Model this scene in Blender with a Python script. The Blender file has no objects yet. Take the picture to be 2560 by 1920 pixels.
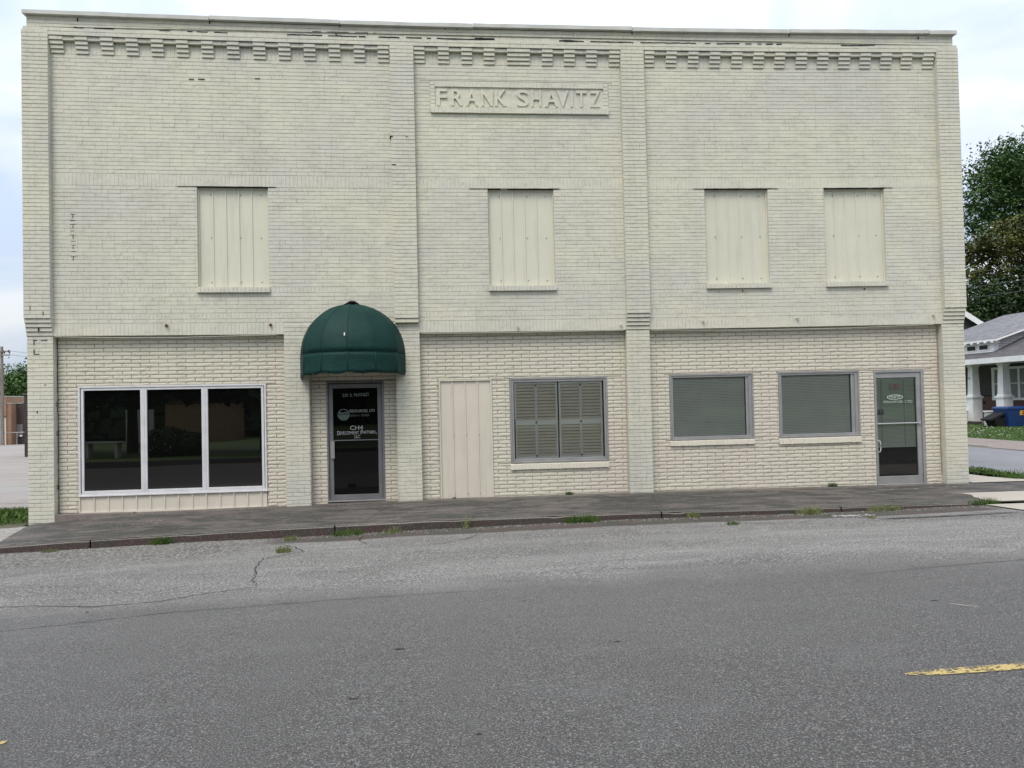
import bpy, bmesh, math, random
from math import radians, sin, cos, pi, atan2, sqrt
from mathutils import Vector, Matrix, noise
random.seed(7)
SC = bpy.context.scene
COL = SC.collection

# ------------------------------------------------------------------ camera
CAMZ = 1.65
cd = bpy.data.cameras.new('camera'); cam = bpy.data.objects.new('camera', cd); COL.objects.link(cam)
cd.sensor_fit = 'HORIZONTAL'; cd.sensor_width = 36.0; cd.lens = 36.0*1950/2560
cd.clip_start = 0.1; cd.clip_end = 2000
_yaw, _pitch, _roll = radians(-5.303), radians(1.2853), radians(-1.2842)
_r = Vector((cos(_yaw), sin(_yaw), 0)); _f = Vector((-sin(_yaw), cos(_yaw), 0)); _u = Vector((0, 0, 1))
f2 = cos(_pitch)*_f + sin(_pitch)*_u; u2 = -sin(_pitch)*_f + cos(_pitch)*_u
r3 = cos(_roll)*_r + sin(_roll)*u2; u3 = -sin(_roll)*_r + cos(_roll)*u2
cam.matrix_world = Matrix(((r3.x, u3.x, -f2.x, 0), (r3.y, u3.y, -f2.y, -13.8), (r3.z, u3.z, -f2.z, CAMZ), (0, 0, 0, 1)))
SC.camera = cam

# ------------------------------------------------------------------ world, sun, exposure
SUN_EL, SUN_ROT = radians(56), radians(207)      # high, in front of the facade and a little to the left
w = bpy.data.worlds.new('World'); SC.world = w; w.use_nodes = True
nt = w.node_tree; nt.nodes.clear()
N = nt.nodes.new; L = nt.links.new
out = N('ShaderNodeOutputWorld'); add = N('ShaderNodeAddShader')
bg1 = N('ShaderNodeBackground'); bg2 = N('ShaderNodeBackground')
sky = N('ShaderNodeTexSky'); sky.sky_type = 'NISHITA'; sky.sun_disc = False
sky.sun_elevation = SUN_EL; sky.sun_rotation = SUN_ROT; sky.dust_density = 4; sky.air_density = 1.0
bg1.inputs[1].default_value = 0.05; L(sky.outputs[0], bg1.inputs[0])
tc = N('ShaderNodeTexCoord'); sep = N('ShaderNodeSeparateXYZ'); L(tc.outputs['Generated'], sep.inputs[0])
mp = N('ShaderNodeMapping'); mp.inputs['Scale'].default_value = (2.2, 2.2, 5.5); mp.inputs['Location'].default_value = (3.1, 1.7, 0.4)
L(tc.outputs['Generated'], mp.inputs[0])
ns = N('ShaderNodeTexNoise'); ns.inputs['Scale'].default_value = 1.3; ns.inputs['Detail'].default_value = 6; ns.inputs['Roughness'].default_value = 0.5; ns.inputs['Distortion'].default_value = 0.6
L(mp.outputs[0], ns.inputs['Vector'])
cr = N('ShaderNodeValToRGB'); cr.color_ramp.elements[0].position = 0.40; cr.color_ramp.elements[0].color = (0.64, 0.745, 0.92, 1)
cr.color_ramp.elements[1].position = 0.60; cr.color_ramp.elements[1].color = (0.94, 0.965, 1.0, 1)
L(ns.outputs['Fac'], cr.inputs[0])
mr = N('ShaderNodeMapRange'); mr.inputs[1].default_value = 0.0; mr.inputs[2].default_value = 1.0
mr.inputs[3].default_value = 0.70; mr.inputs[4].default_value = 1.65; L(sep.outputs[2], mr.inputs[0])
bg2.inputs[1].default_value = 1.0
L(cr.outputs[0], bg2.inputs[0]); L(mr.outputs[0], bg2.inputs[1])
L(bg1.outputs[0], add.inputs[0]); L(bg2.outputs[0], add.inputs[1]); L(add.outputs[0], out.inputs[0])
sd = bpy.data.lights.new('sun', 'SUN'); sd.energy = 1.9; sd.angle = radians(22); sd.color = (1, 0.94, 0.85)
so = bpy.data.objects.new('sun', sd); COL.objects.link(so)
sdir = Vector((sin(SUN_ROT)*cos(SUN_EL), cos(SUN_ROT)*cos(SUN_EL), sin(SUN_EL)))
so.rotation_euler = sdir.to_track_quat('Z', 'Y').to_euler(); so.location = (0, -20, 30)
SC.view_settings.view_transform = 'Standard'; SC.view_settings.look = 'None'
SC.view_settings.exposure = 0.0; SC.view_settings.gamma = 1.0

# ------------------------------------------------------------------ helpers
class MB:
    def __init__(s): s.v = []; s.f = []; s.m = []
    def add(s, vs, fs, mi=0):
        o = len(s.v); s.v += vs; s.f += [tuple(i+o for i in f) for f in fs]; s.m += [mi]*len(fs); return s
    def box(s, x0, x1, y0, y1, z0, z1, mi=0):
        return s.add([(x0,y0,z0),(x1,y0,z0),(x1,y1,z0),(x0,y1,z0),(x0,y0,z1),(x1,y0,z1),(x1,y1,z1),(x0,y1,z1)],
              [(0,1,5,4),(1,2,6,5),(2,3,7,6),(3,0,4,7),(4,5,6,7),(3,2,1,0)], mi)
    def bbox(s, x0, x1, y0, y1, z0, z1, b=0.004, mi=0):      # box with chamfered front edges
        v = [(x0,y1,z0),(x1,y1,z0),(x1,y1,z1),(x0,y1,z1),(x0,y0+b,z0),(x1,y0+b,z0),(x1,y0+b,z1),(x0,y0+b,z1),
             (x0+b,y0,z0+b),(x1-b,y0,z0+b),(x1-b,y0,z1-b),(x0+b,y0,z1-b)]
        return s.add(v, [(0,1,2,3),(0,4,5,1),(1,5,6,2),(2,6,7,3),(3,7,4,0),(4,8,9,5),(5,9,10,6),(6,10,11,7),(7,11,8,4),(8,11,10,9)], mi)
    def quad(s, a, b, c, d, mi=0): return s.add([a,b,c,d], [(0,1,2,3)], mi)
    def tube(s, pts, r, n=6, mi=0, r1=None):
        pts = [Vector(p) for p in pts]; k = len(pts); o = len(s.v); up = Vector((0,0,1))
        for i, p in enumerate(pts):
            d = (pts[min(i+1,k-1)]-pts[max(i-1,0)]).normalized()
            a = d.cross(up); a = a.normalized() if a.length > 1e-4 else Vector((1,0,0)); b = d.cross(a)
            rr = r if r1 is None else r+(r1-r)*i/(k-1)
            for j in range(n):
                t = 2*pi*j/n; q = p+a*cos(t)*rr+b*sin(t)*rr; s.v.append(tuple(q))
        for i in range(k-1):
            for j in range(n):
                s.f.append((o+i*n+j, o+i*n+(j+1)%n, o+(i+1)*n+(j+1)%n, o+(i+1)*n+j)); s.m.append(mi)
        s.f.append(tuple(o+j for j in range(n))[::-1]); s.m.append(mi)
        s.f.append(tuple(o+(k-1)*n+j for j in range(n))); s.m.append(mi); return s
    def build(s, name, mats, parent=None, smooth=False, wf=None):
        me = bpy.data.meshes.new(name)
        vs = [wf(p) for p in s.v] if wf else s.v
        me.from_pydata(vs, [], s.f)
        if not isinstance(mats, (list, tuple)): mats = [mats]
        for m in mats: me.materials.append(m)
        if len(mats) > 1: me.polygons.foreach_set('material_index', s.m)
        if smooth: me.polygons.foreach_set('use_smooth', [True]*len(me.polygons))
        me.update(); me.validate()
        o = bpy.data.objects.new(name, me); COL.objects.link(o)
        if parent is not None:
            o.parent = parent
            if parent.type == 'EMPTY': o.matrix_parent_inverse = Matrix.Translation(-parent.location)
        return o
def empty(name, loc):
    o = bpy.data.objects.new(name, None); o.location = loc; COL.objects.link(o); o.empty_display_size = .2; return o
def tag(o, label, cat, group=None):
    o['label'] = label; o['category'] = cat
    if group: o['group'] = group
    return o
def struct(o): o['kind'] = 'structure'; return o
def interp(x, xs, ys):
    if x <= xs[0]: return ys[0]+(x-xs[0])*(ys[1]-ys[0])/(xs[1]-xs[0]) if False else ys[0]
    for i in range(len(xs)-1):
        if x <= xs[i+1]:
            t = (x-xs[i])/(xs[i+1]-xs[i]); return ys[i]+t*(ys[i+1]-ys[i])
    return ys[-1]
def rnd(a, b): return random.uniform(a, b)

# ------------------------------------------------------------------ materials
def mat(name): 
    m = bpy.data.materials.new(name); m.use_nodes = True
    nt = m.node_tree; b = nt.nodes['Principled BSDF']; return m, nt, b
def node(nt, t, **kw):
    n = nt.nodes.new('ShaderNode'+t)
    for k, v in kw.items():
        if k in n.inputs.keys(): n.inputs[k].default_value = v
        else: setattr(n, k, v)
    return n
def coords(nt, scale=(1,1,1), rot=(0,0,0)):
    g = node(nt, 'NewGeometry'); m = node(nt, 'Mapping'); m.inputs['Scale'].default_value = scale; m.inputs['Rotation'].default_value = rot
    nt.links.new(g.outputs['Position'], m.inputs[0]); return m.outputs[0]
def nz(nt, scale, detail=3, rough=.55, sc=(1,1,1), dist=0):
    n = node(nt, 'TexNoise'); n.inputs['Scale'].default_value = scale; n.inputs['Detail'].default_value = detail
    n.inputs['Roughness'].default_value = rough; n.inputs['Distortion'].default_value = dist
    nt.links.new(coords(nt, sc), n.inputs['Vector']); return n.outputs['Fac']
def ramp(nt, fac, stops):
    r = node(nt, 'ValToRGB'); e = r.color_ramp.elements
    while len(e) < len(stops): e.new(0.5)
    for i, (p, c) in enumerate(stops):
        e[i].position = p; e[i].color = c if len(c) == 4 else (*c, 1)
    nt.links.new(fac, r.inputs[0]); return r.outputs[0]
def mixc(nt, fac, a, b, mode='MIX'):
    m = node(nt, 'Mix', data_type='RGBA', blend_type=mode)
    for i, v in ((0, fac), (6, a), (7, b)):
        if isinstance(v, (int, float)): m.inputs[i].default_value = v
        elif isinstance(v, tuple): m.inputs[i].default_value = v if len(v) == 4 else (*v, 1)
        else: nt.links.new(v, m.inputs[i])
    return m.outputs[2]
def bump(nt, b, h, strength=.5, dist=.01, prev=None):
    n = node(nt, 'Bump'); n.inputs['Strength'].default_value = strength; n.inputs['Distance'].default_value = dist
    nt.links.new(h, n.inputs['Height'])
    if prev is not None: nt.links.new(prev, n.inputs['Normal'])
    nt.links.new(n.outputs[0], b.inputs['Normal']); return n.outputs[0]
G3 = lambda v: (v, v, v)
def simple(name, c, rough=.6, var=.15, scale=8, metal=0, bmp=.15, sc=(1,1,1)):
    m, nt, b = mat(name); f = nz(nt, scale, 4, .6, sc)
    lo = tuple(x*(1-var) for x in c); hi = tuple(min(1, x*(1+var)) for x in c)
    nt.links.new(ramp(nt, f, [(.3, lo), (.7, hi)]), b.inputs['Base Color'])
    b.inputs['Roughness'].default_value = rough; b.inputs['Metallic'].default_value = metal
    if bmp: bump(nt, b, nz(nt, scale*8, 3, .6, sc), bmp, .004)
    return m
def painted_brick(name, base, alt, dark, combed=True):
    m, nt, b = mat(name)
    big = nz(nt, .55, 5, .6, (1,1,1.4), 1.0)
    c = mixc(nt, ramp(nt, big, [(.40, G3(0)), (.62, G3(1))]), base, alt)
    # paint wearing differently brick by brick
    f = nz(nt, 1.0, 4, .7, (5, 5, 14.7)); c = mixc(nt, ramp(nt, f, [(.35, G3(0)), (.7, G3(.42))]), c, dark)
    # fine rug-face comb, vertical strokes
    if combed:
        cf = nz(nt, 1.0, 2, .5, (150, 150, 14)); pf = nz(nt, 1.0, 3, .6, (3.2, 3.2, 9))
        mk = node(nt, 'Math', operation='MULTIPLY'); nt.links.new(ramp(nt, cf, [(.50, G3(0)), (.60, G3(1))]), mk.inputs[0])
        nt.links.new(ramp(nt, pf, [(.44, G3(.06)), (.60, G3(.75))]), mk.inputs[1])
        c = mixc(nt, mk.outputs[0], c, tuple(x*.62 for x in base))
    else:
        rf = nz(nt, 1.0, 4, .7, (14, 14, 60)); c = mixc(nt, ramp(nt, rf, [(.58, G3(0)), (.75, G3(.25))]), c, tuple(x*.55 for x in base))
    # rain streaks and soot
    st = nz(nt, 1.0, 4, .6, (2.4, 2.4, .22)); c = mixc(nt, ramp(nt, st, [(.52, G3(0)), (.78, G3(.32))]), c, tuple(x*.62 for x in base))
    ch = nz(nt, 1.0, 5, .8, (9, 9, 26)); c = mixc(nt, ramp(nt, ch, [(.655, G3(0)), (.675, G3(.75))]), c, (.20,.15,.115))
    nt.links.new(c, b.inputs['Base Color']); b.inputs['Roughness'].default_value = .62
    b.inputs['Specular IOR Level'].default_value = .25
    p = bump(nt, b, nz(nt, 1.0, 3, .6, (120, 120, 18) if combed else (26, 26, 70)), .35 if combed else .45, .004 if combed else .006)
    bump(nt, b, nz(nt, 28, 3, .6), .25, .003, p)
    return m
M = {}
M['upper'] = painted_brick('cream_painted_rug_brick', (.635,.617,.50), (.575,.562,.495), (.49,.475,.40))
M['lower'] = painted_brick('cream_painted_rockface_brick', (.625,.60,.485), (.615,.56,.475), (.515,.485,.40), combed=False)
M['crack'] = simple('crack_dirt', (.028,.026,.023), .95, .3, 20, bmp=0)
M['joint'] = simple('gap_shadow_and_dirt', (.27,.24,.19), .9, .25, 12, bmp=0)  # dark tone paints in the thin shadow lines of the joints, plus dirt
M['coping'] = simple('coping_stone', (.50,.50,.46), .8, .14, 3, bmp=.4)
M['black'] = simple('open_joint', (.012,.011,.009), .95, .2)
def sheetmetal(name, c):
    m, nt, b = mat(name); k = ramp(nt, nz(nt, 1.5, 4, .6), [(.3, tuple(x*.95 for x in c)), (.7, tuple(x*1.03 for x in c))])
    k = mixc(nt, ramp(nt, nz(nt, 1.0, 5, .7, (9,9,.9)), [(.50, G3(0)), (.75, G3(.35))]), k, tuple(x*.62 for x in c))
    k = mixc(nt, ramp(nt, nz(nt, 1.0, 5, .75, (26,26,9)), [(.66, G3(0)), (.72, G3(.5))]), k, (.30,.20,.13))
    nt.links.new(k, b.inputs['Base Color']); b.inputs['Roughness'].default_value = .5; bump(nt, b, nz(nt, 3.5, 3, .5, (1,1,.35)), .35, .02); return m
M['panelp'] = sheetmetal('painted_sheet_metal', (.60,.585,.475)); M['paneln'] = sheetmetal('pink_tinted_sheet_metal', (.60,.55,.465))
M['sill'] = M['upper']
M['whitef'] = simple('white_window_frame', (.60,.60,.605), .4, .08, 5, bmp=.08)
M['alu'] = simple('mill_aluminium', (.38,.375,.37), .42, .12, 4, metal=.55, bmp=.05)
M['aluD'] = simple('grey_aluminium_frame', (.20,.20,.205), .45, .12, 4, metal=.4, bmp=.05)
M['rust'] = simple('rust', (.12,.055,.03), .85, .4, 30)
M['blind'] = simple('blind_slat', (.80,.81,.74), .5, .05, 3, bmp=0)
M['shutter'] = simple('louver_paint', (.72,.67,.56), .5, .06, 3, bmp=0)
M['shutterf'] = simple('shutter_frame_paint', (.84,.83,.80), .5, .05, 3, bmp=0)
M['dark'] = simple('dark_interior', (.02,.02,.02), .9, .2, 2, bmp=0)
M['vinyl'] = simple('white_vinyl', (.42,.43,.43), .6, .25, 60, bmp=0)
M['vinylm'] = simple('white_vinyl_worn', (.32,.33,.32), .6, .25, 60, bmp=0)
M['vinylf'] = simple('faded_vinyl', (.22,.27,.25), .6, .2, 40, bmp=0)
M['vinyld'] = simple('worn_vinyl', (.10,.10,.10), .6, .4, 80, bmp=0)
M['redv'] = simple('brown_red_vinyl', (.10,.035,.03), .6, .3, 40, bmp=0)
M['sticker'] = simple('black_sticker', (.012,.012,.012), .5, .2, 40, bmp=0)
def glass_dark(name='tinted_glass', ior=1.75):
    m, nt, b = mat(name); b.inputs['Base Color'].default_value = (.003,.003,.003,1)
    b.inputs['Roughness'].default_value = .012; b.inputs['IOR'].default_value = ior
    bump(nt, b, nz(nt, .9, 1, .4, (1,1,.7)), .10, .012); return m
def glass_clear(name, tint, refl=1.0):
    m, nt, b = mat(name); nt.nodes.remove(b); o = nt.nodes['Material Output']
    t = node(nt, 'BsdfTransparent'); t.inputs[0].default_value = (*tint, 1)
    g = node(nt, 'BsdfGlossy'); g.inputs['Roughness'].default_value = .02; g.inputs[0].default_value = (refl, refl, refl, 1)
    fr = node(nt, 'Fresnel'); fr.inputs[0].default_value = 1.55
    mx = node(nt, 'MixShader'); nt.links.new(fr.outputs[0], mx.inputs[0]); nt.links.new(t.outputs[0], mx.inputs[1]); nt.links.new(g.outputs[0], mx.inputs[2])
    nt.links.new(mx.outputs[0], o.inputs[0])
    bn = node(nt, 'Bump'); bn.inputs['Strength'].default_value = .08; bn.inputs['Distance'].default_value = .01
    nt.links.new(nz(nt, 1.2, 1), bn.inputs['Height']); nt.links.new(bn.outputs[0], g.inputs['Normal']); return m
M['glassd'] = glass_dark(); M['glassdoor'] = glass_dark('door_glass', 1.36); M['glassc'] = glass_clear('window_glass', (.95,.97,.95))
def awning_mat():
    m, nt, b = mat('green_vinyl_canopy'); f = nz(nt, 3, 4, .6)
    c = ramp(nt, f, [(.3, (.003,.027,.0235)), (.7, (.005,.038,.033))])
    d = nz(nt, 1.0, 4, .6, (6, 6, 1.2)); c = mixc(nt, ramp(nt, d, [(.55, G3(0)), (.8, G3(.35))]), c, (.012,.032,.028))
    nt.links.new(c, b.inputs['Base Color']); b.inputs['Roughness'].default_value = .62; b.inputs['Specular IOR Level'].default_value = .2
    p = bump(nt, b, nz(nt, 4, 3, .5), .35, .04); bump(nt, b, nz(nt, 1.0, 3, .5, (3, 3, 14), 1), .25, .02, p); return m
M['awning'] = awning_mat()
def ground_mat(name, c1, c2, speck, spk=(110, 70), coarse=14, dk=.5, lt=1.6, bmpd=.006, patches=None, crackc=None):
    """aggregate surface: base tone blotches plus light and dark stone chips"""
    m, nt, b = mat(name)
    big = nz(nt, .35, 5, .6, (1,1.7,1), .8); c = mixc(nt, ramp(nt, big, [(.35, G3(0)), (.68, G3(1))]), c1, c2)
    med = nz(nt, coarse*.25, 4, .65); c = mixc(nt, ramp(nt, med, [(.35, G3(.0)), (.75, G3(.35))]), c, tuple(x*.72 for x in c1))
    if patches:
        for (sc, lo, hi, col, amt, s3) in patches:
            pf = nz(nt, sc, 5, .62, s3, .6); c = mixc(nt, ramp(nt, pf, [(lo, G3(0)), (hi, G3(amt))]), c, col)
    f1 = nz(nt, spk[0], 2, .6); c = mixc(nt, ramp(nt, f1, [(.56, G3(0)), (.66, G3(speck))]), c, tuple(min(1, x*lt) for x in c1))
    f2_ = nz(nt, spk[1], 2, .6); c = mixc(nt, ramp(nt, f2_, [(.34, G3(speck)), (.44, G3(0))]), c, tuple(x*dk for x in c1))
    nt.links.new(c, b.inputs['Base Color']); b.inputs['Roughness'].default_value = .85; b.inputs['Specular IOR Level'].default_value = .3
    p = bump(nt, b, nz(nt, spk[1], 3, .6), .6, bmpd)
    bump(nt, b, nz(nt, 3, 4, .6), .3, .02, p); return m
def road_mat():
    m, nt, b = mat('road_asphalt')
    geo = node(nt, 'NewGeometry'); sp = node(nt, 'SeparateXYZ'); nt.links.new(geo.outputs['Position'], sp.inputs[0])
    wob = nz(nt, .8, 4, .6)
    def mask(axis, edge, width, amp=1.0, sign=1):      # 1 where axis coordinate > edge
        ma = node(nt, 'Math', operation='MULTIPLY_ADD'); nt.links.new(wob, ma.inputs[0]); ma.inputs[1].default_value = amp; nt.links.new(sp.outputs[axis], ma.inputs[2])
        r = node(nt, 'MapRange'); nt.links.new(ma.outputs[0], r.inputs[0]); r.inputs[1].default_value = edge-width+amp*.5; r.inputs[2].default_value = edge+width+amp*.5
        if sign < 0: r.inputs[3].default_value = 1; r.inputs[4].default_value = 0
        return r.outputs[0]
    def mul(a, b2):
        n = node(nt, 'Math', operation='MULTIPLY'); nt.links.new(a, n.inputs[0])
        if isinstance(b2, float): n.inputs[1].default_value = b2
        else: nt.links.new(b2, n.inputs[1])
        return n.outputs[0]
    # driving lane, darker towards the centre of the street
    yr = node(nt, 'MapRange'); nt.links.new(sp.outputs[1], yr.inputs[0]); yr.inputs[1].default_value = -10.2; yr.inputs[2].default_value = -6.2
    lane = mixc(nt, yr.outputs[0], (.066,.064,.061), (.128,.125,.120))
    lane = mixc(nt, ramp(nt, nz(nt, .5, 5, .62, (.45,1.3,1), .6), [(.34, G3(0)), (.66, G3(.55))]), lane, (.074,.072,.069))
    lane = mixc(nt, ramp(nt, nz(nt, 1.4, 5, .72, (.5,1.5,1)), [(.52, G3(0)), (.70, G3(.40))]), lane, (.135,.134,.13))
    lane = mixc(nt, ramp(nt, nz(nt, 4.5, 4, .7, (.6,1.6,1)), [(.62, G3(0)), (.72, G3(.55))]), lane, (.050,.050,.050))
    lane = mixc(nt, ramp(nt, nz(nt, 78, 4, .85), [(.52, G3(0)), (.60, G3(.9))]), lane, (.27,.265,.255))
    lane = mixc(nt, ramp(nt, nz(nt, 92, 4, .85), [(.39, G3(.95)), (.47, G3(0))]), lane, (.018,.018,.017))
    lane = mixc(nt, ramp(nt, nz(nt, 50, 2, .7), [(.66, G3(0)), (.70, G3(.7))]), lane, (.34,.335,.32))
    # old parking strip, coarser and paler, with worn bands
    old = mixc(nt, ramp(nt, nz(nt, .45, 5, .65, (.45,1.6,1), .9), [(.40, G3(0)), (.60, G3(1))]), (.205,.200,.191), (.128,.124,.117))
    old = mixc(nt, ramp(nt, nz(nt, 1.6, 5, .7, (.4,2.0,1), .8), [(.50, G3(0)), (.66, G3(.6))]), old, (.085,.083,.08))
    old = mixc(nt, ramp(nt, nz(nt, 1.1, 5, .7, (.4,2.2,1), .8), [(.58, G3(0)), (.68, G3(.5))]), old, (.30,.295,.28))
    old = mixc(nt, ramp(nt, nz(nt, 46, 4, .85), [(.52, G3(0)), (.58, G3(.95))]), old, (.42,.41,.385))
    old = mixc(nt, ramp(nt, nz(nt, 54, 4, .85), [(.40, G3(.95)), (.46, G3(0))]), old, (.020,.020,.019))
    # crumbled, gravelly patch by the left kerb
    cr1 = mixc(nt, ramp(nt, nz(nt, 24, 3, .85), [(.47, G3(0)), (.56, G3(1))]), (.055,.053,.048), (.30,.29,.265))
    old = mixc(nt, mul(mul(mask(1, -3.75, .35, 1.0), mask(0, -2.5, .5, 1.0, -1)), .8), old, cr1)
    # dirty gutter strip beside the kerb, right of the weeds
    gut = mixc(nt, ramp(nt, nz(nt, 2.2, 4, .6), [(.4, G3(0)), (.6, G3(1))]), (.070,.050,.044), (.048,.052,.038))
    gut = mixc(nt, ramp(nt, nz(nt, 50, 3, .7), [(.54, G3(0)), (.63, G3(.6))]), gut, (.19,.165,.145))
    gm = mul(mask(1, -2.86, .04, .30), mask(0, -2.3, .3, .6)); gm = mul(gm, mask(0, 8.3, .2, .3, -1))
    c = mixc(nt, mask(1, -6.15, .35, 1.1), lane, old)
    c = mixc(nt, gm, c, gut)
    # dirty gutter strip beside the kerb, right of the weeds
    gut = mixc(nt, ramp(nt, nz(nt, 2.2, 4, .6), [(.4, G3(0)), (.6, G3(1))]), (.085,.066,.060), (.065,.07,.055))
    gut = mixc(nt, ramp(nt, nz(nt, 60, 3, .7), [(.55, G3(0)), (.66, G3(.6))]), gut, (.19,.17,.15))
    gm = mul(mask(1, -2.78, .04, .25), mask(0, -2.3, .3, .6)); gm = mul(gm, mask(0, 8.3, .2, .3, -1)); c = mixc(nt, gm, c, gut)
    nt.links.new(c, b.inputs['Base Color']); b.inputs['Roughness'].default_value = .82; b.inputs['Specular IOR Level'].default_value = .3
    p = bump(nt, b, nz(nt, 90, 3, .8), .9, .008); bump(nt, b, nz(nt, 2, 4, .6), .25, .03, p)
    return m
M['road'] = road_mat()
def walk_mat():
    m, nt, b = mat('grimy_concrete_walk')
    c = mixc(nt, ramp(nt, nz(nt, .7, 5, .65, (.8,1.8,1), 1.4), [(.45, G3(0)), (.55, G3(1))]), (.120,.104,.094), (.046,.049,.043))
    c = mixc(nt, ramp(nt, nz(nt, 1.0, 5, .7, (1.2,4,1), .8), [(.46, G3(0)), (.62, G3(.75))]), c, (.030,.029,.026))
    c = mixc(nt, ramp(nt, nz(nt, 1.0, 5, .75, (2.2,12,1), .5), [(.50, G3(0)), (.66, G3(.6))]), c, (.16,.145,.13))
    c = mixc(nt, ramp(nt, nz(nt, 1.0, 4, .75, (26,50,26)), [(.56, G3(0)), (.66, G3(.75))]), c, (.22,.20,.175))
    c = mixc(nt, ramp(nt, nz(nt, 1.0, 4, .75, (22,45,22)), [(.34, G3(.8)), (.44, G3(0))]), c, (.022,.021,.019))
    # unstained pale slab beyond the right hand corner
    geo = node(nt, 'NewGeometry'); sp = node(nt, 'SeparateXYZ'); nt.links.new(geo.outputs['Position'], sp.inputs[0])
    vv = nz(nt, 2.6, 5, .75, (.8,1.6,1), .8); c = mixc(nt, ramp(nt, vv, [(.55, G3(0)), (.66, G3(.55))]), c, (.17,.155,.14))
    sepx = node(nt, 'Math', operation='MULTIPLY_ADD'); nt.links.new(nz(nt, 1.6, 4, .6), sepx.inputs[0]); sepx.inputs[1].default_value = .5; nt.links.new(sp.outputs[1], sepx.inputs[2])
    c = mixc(nt, ramp(nt, sepx.outputs[0], [(.16, G3(0)), (.34, G3(.6))]), c, (.16,.14,.12))
    nt.links.new(c, b.inputs['Base Color']); b.inputs['Roughness'].default_value = .8; b.inputs['Specular IOR Level'].default_value = .3
    bump(nt, b, nz(nt, 25, 4, .65), .5, .010); return m
M['walk'] = walk_mat()
M['pale'] = ground_mat('pale_concrete', (.44,.405,.345), (.38,.35,.31), .25, (120, 80), 8, .6, 1.25, .003, [(1.2,.5,.7,(.30,.27,.23),.35,(.6,2,1))])
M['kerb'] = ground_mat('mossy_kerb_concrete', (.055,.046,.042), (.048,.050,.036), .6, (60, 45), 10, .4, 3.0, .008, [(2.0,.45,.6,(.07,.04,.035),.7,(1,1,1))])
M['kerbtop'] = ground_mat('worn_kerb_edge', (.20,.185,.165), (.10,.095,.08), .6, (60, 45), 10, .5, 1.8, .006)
M['lot'] = ground_mat('weathered_lot', (.33,.285,.265), (.30,.275,.25), .3, (70, 40), 5, .6, 1.3, .006, [(.5,.45,.65,(.23,.225,.215),.7,(.5,2,1)),(.12,.5,.62,(.30,.30,.29),.8,(1,1,1))])
M['street'] = ground_mat('side_street_asphalt', (.235,.235,.255), (.20,.205,.21), .3, (60, 40), 5, .6, 1.4, .005, [(.7,.5,.66,(.15,.155,.15),.4,(1.5,.5,1))])
M['gravel'] = ground_mat('gravel_apron', (.26,.215,.20), (.22,.195,.17), .7, (30, 22), 6, .5, 1.6, .02)
M['gravell'] = ground_mat('pale_gravel', (.33,.32,.29), (.24,.23,.20), .8, (30, 22), 6, .4, 1.6, .02)
M['soil'] = ground_mat('soil', (.11,.095,.06), (.08,.085,.045), .4, (30, 22), 6, .5, 1.6, .02)
def grass_mat(name, a, b_):
    m, nt, b = mat(name)
    c = ramp(nt, nz(nt, 6, 4, .7), [(.3, a), (.7, b_)]); nt.links.new(c, b.inputs['Base Color'])
    b.inputs['Roughness'].default_value = .6; b.inputs['Specular IOR Level'].default_value = .25; return m
M['lawn'] = grass_mat('lawn_green', (.022,.052,.008), (.065,.11,.022))
M['blade'] = grass_mat('grass_blade', (.030,.070,.010), (.09,.15,.030))
M['dry'] = grass_mat('dry_weed', (.10,.13,.045), (.22,.24,.10))
def leaf_mat(name, a, b_, c_):
    m, nt, b = mat(name)
    c = ramp(nt, nz(nt, .45, 4, .7), [(.32, a), (.5, b_), (.68, c_)])
    nt.links.new(c, b.inputs['Base Color']); b.inputs['Roughness'].default_value = .55; b.inputs['Specular IOR Level'].default_value = .25; return m
M['leafA'] = leaf_mat('maple_leaves', (.022,.052,.014), (.042,.092,.022), (.072,.135,.032))
M['leafB'] = leaf_mat('olive_leaves', (.035,.048,.012), (.075,.085,.018), (.12,.125,.03))
M['leafC'] = leaf_mat('dark_leaves', (.014,.032,.010), (.026,.054,.015), (.045,.080,.022))
M['leafD'] = leaf_mat('mid_green_leaves', (.03,.065,.018), (.06,.12,.03), (.10,.17,.05))
M['bark'] = simple('bark', (.05,.042,.034), .9, .3, 6, bmp=.8, sc=(1,1,.3))
M['white'] = simple('house_white_paint', (.76,.76,.75), .6, .10, 3)
M['whitebr'] = ground_mat('peeling_white_brick', (.55,.55,.54), (.48,.48,.47), .3, (40, 20), 6, .3, 1.1, .01, [(5,.56,.64,(.06,.055,.05),.9,(1,1,3))])
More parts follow.
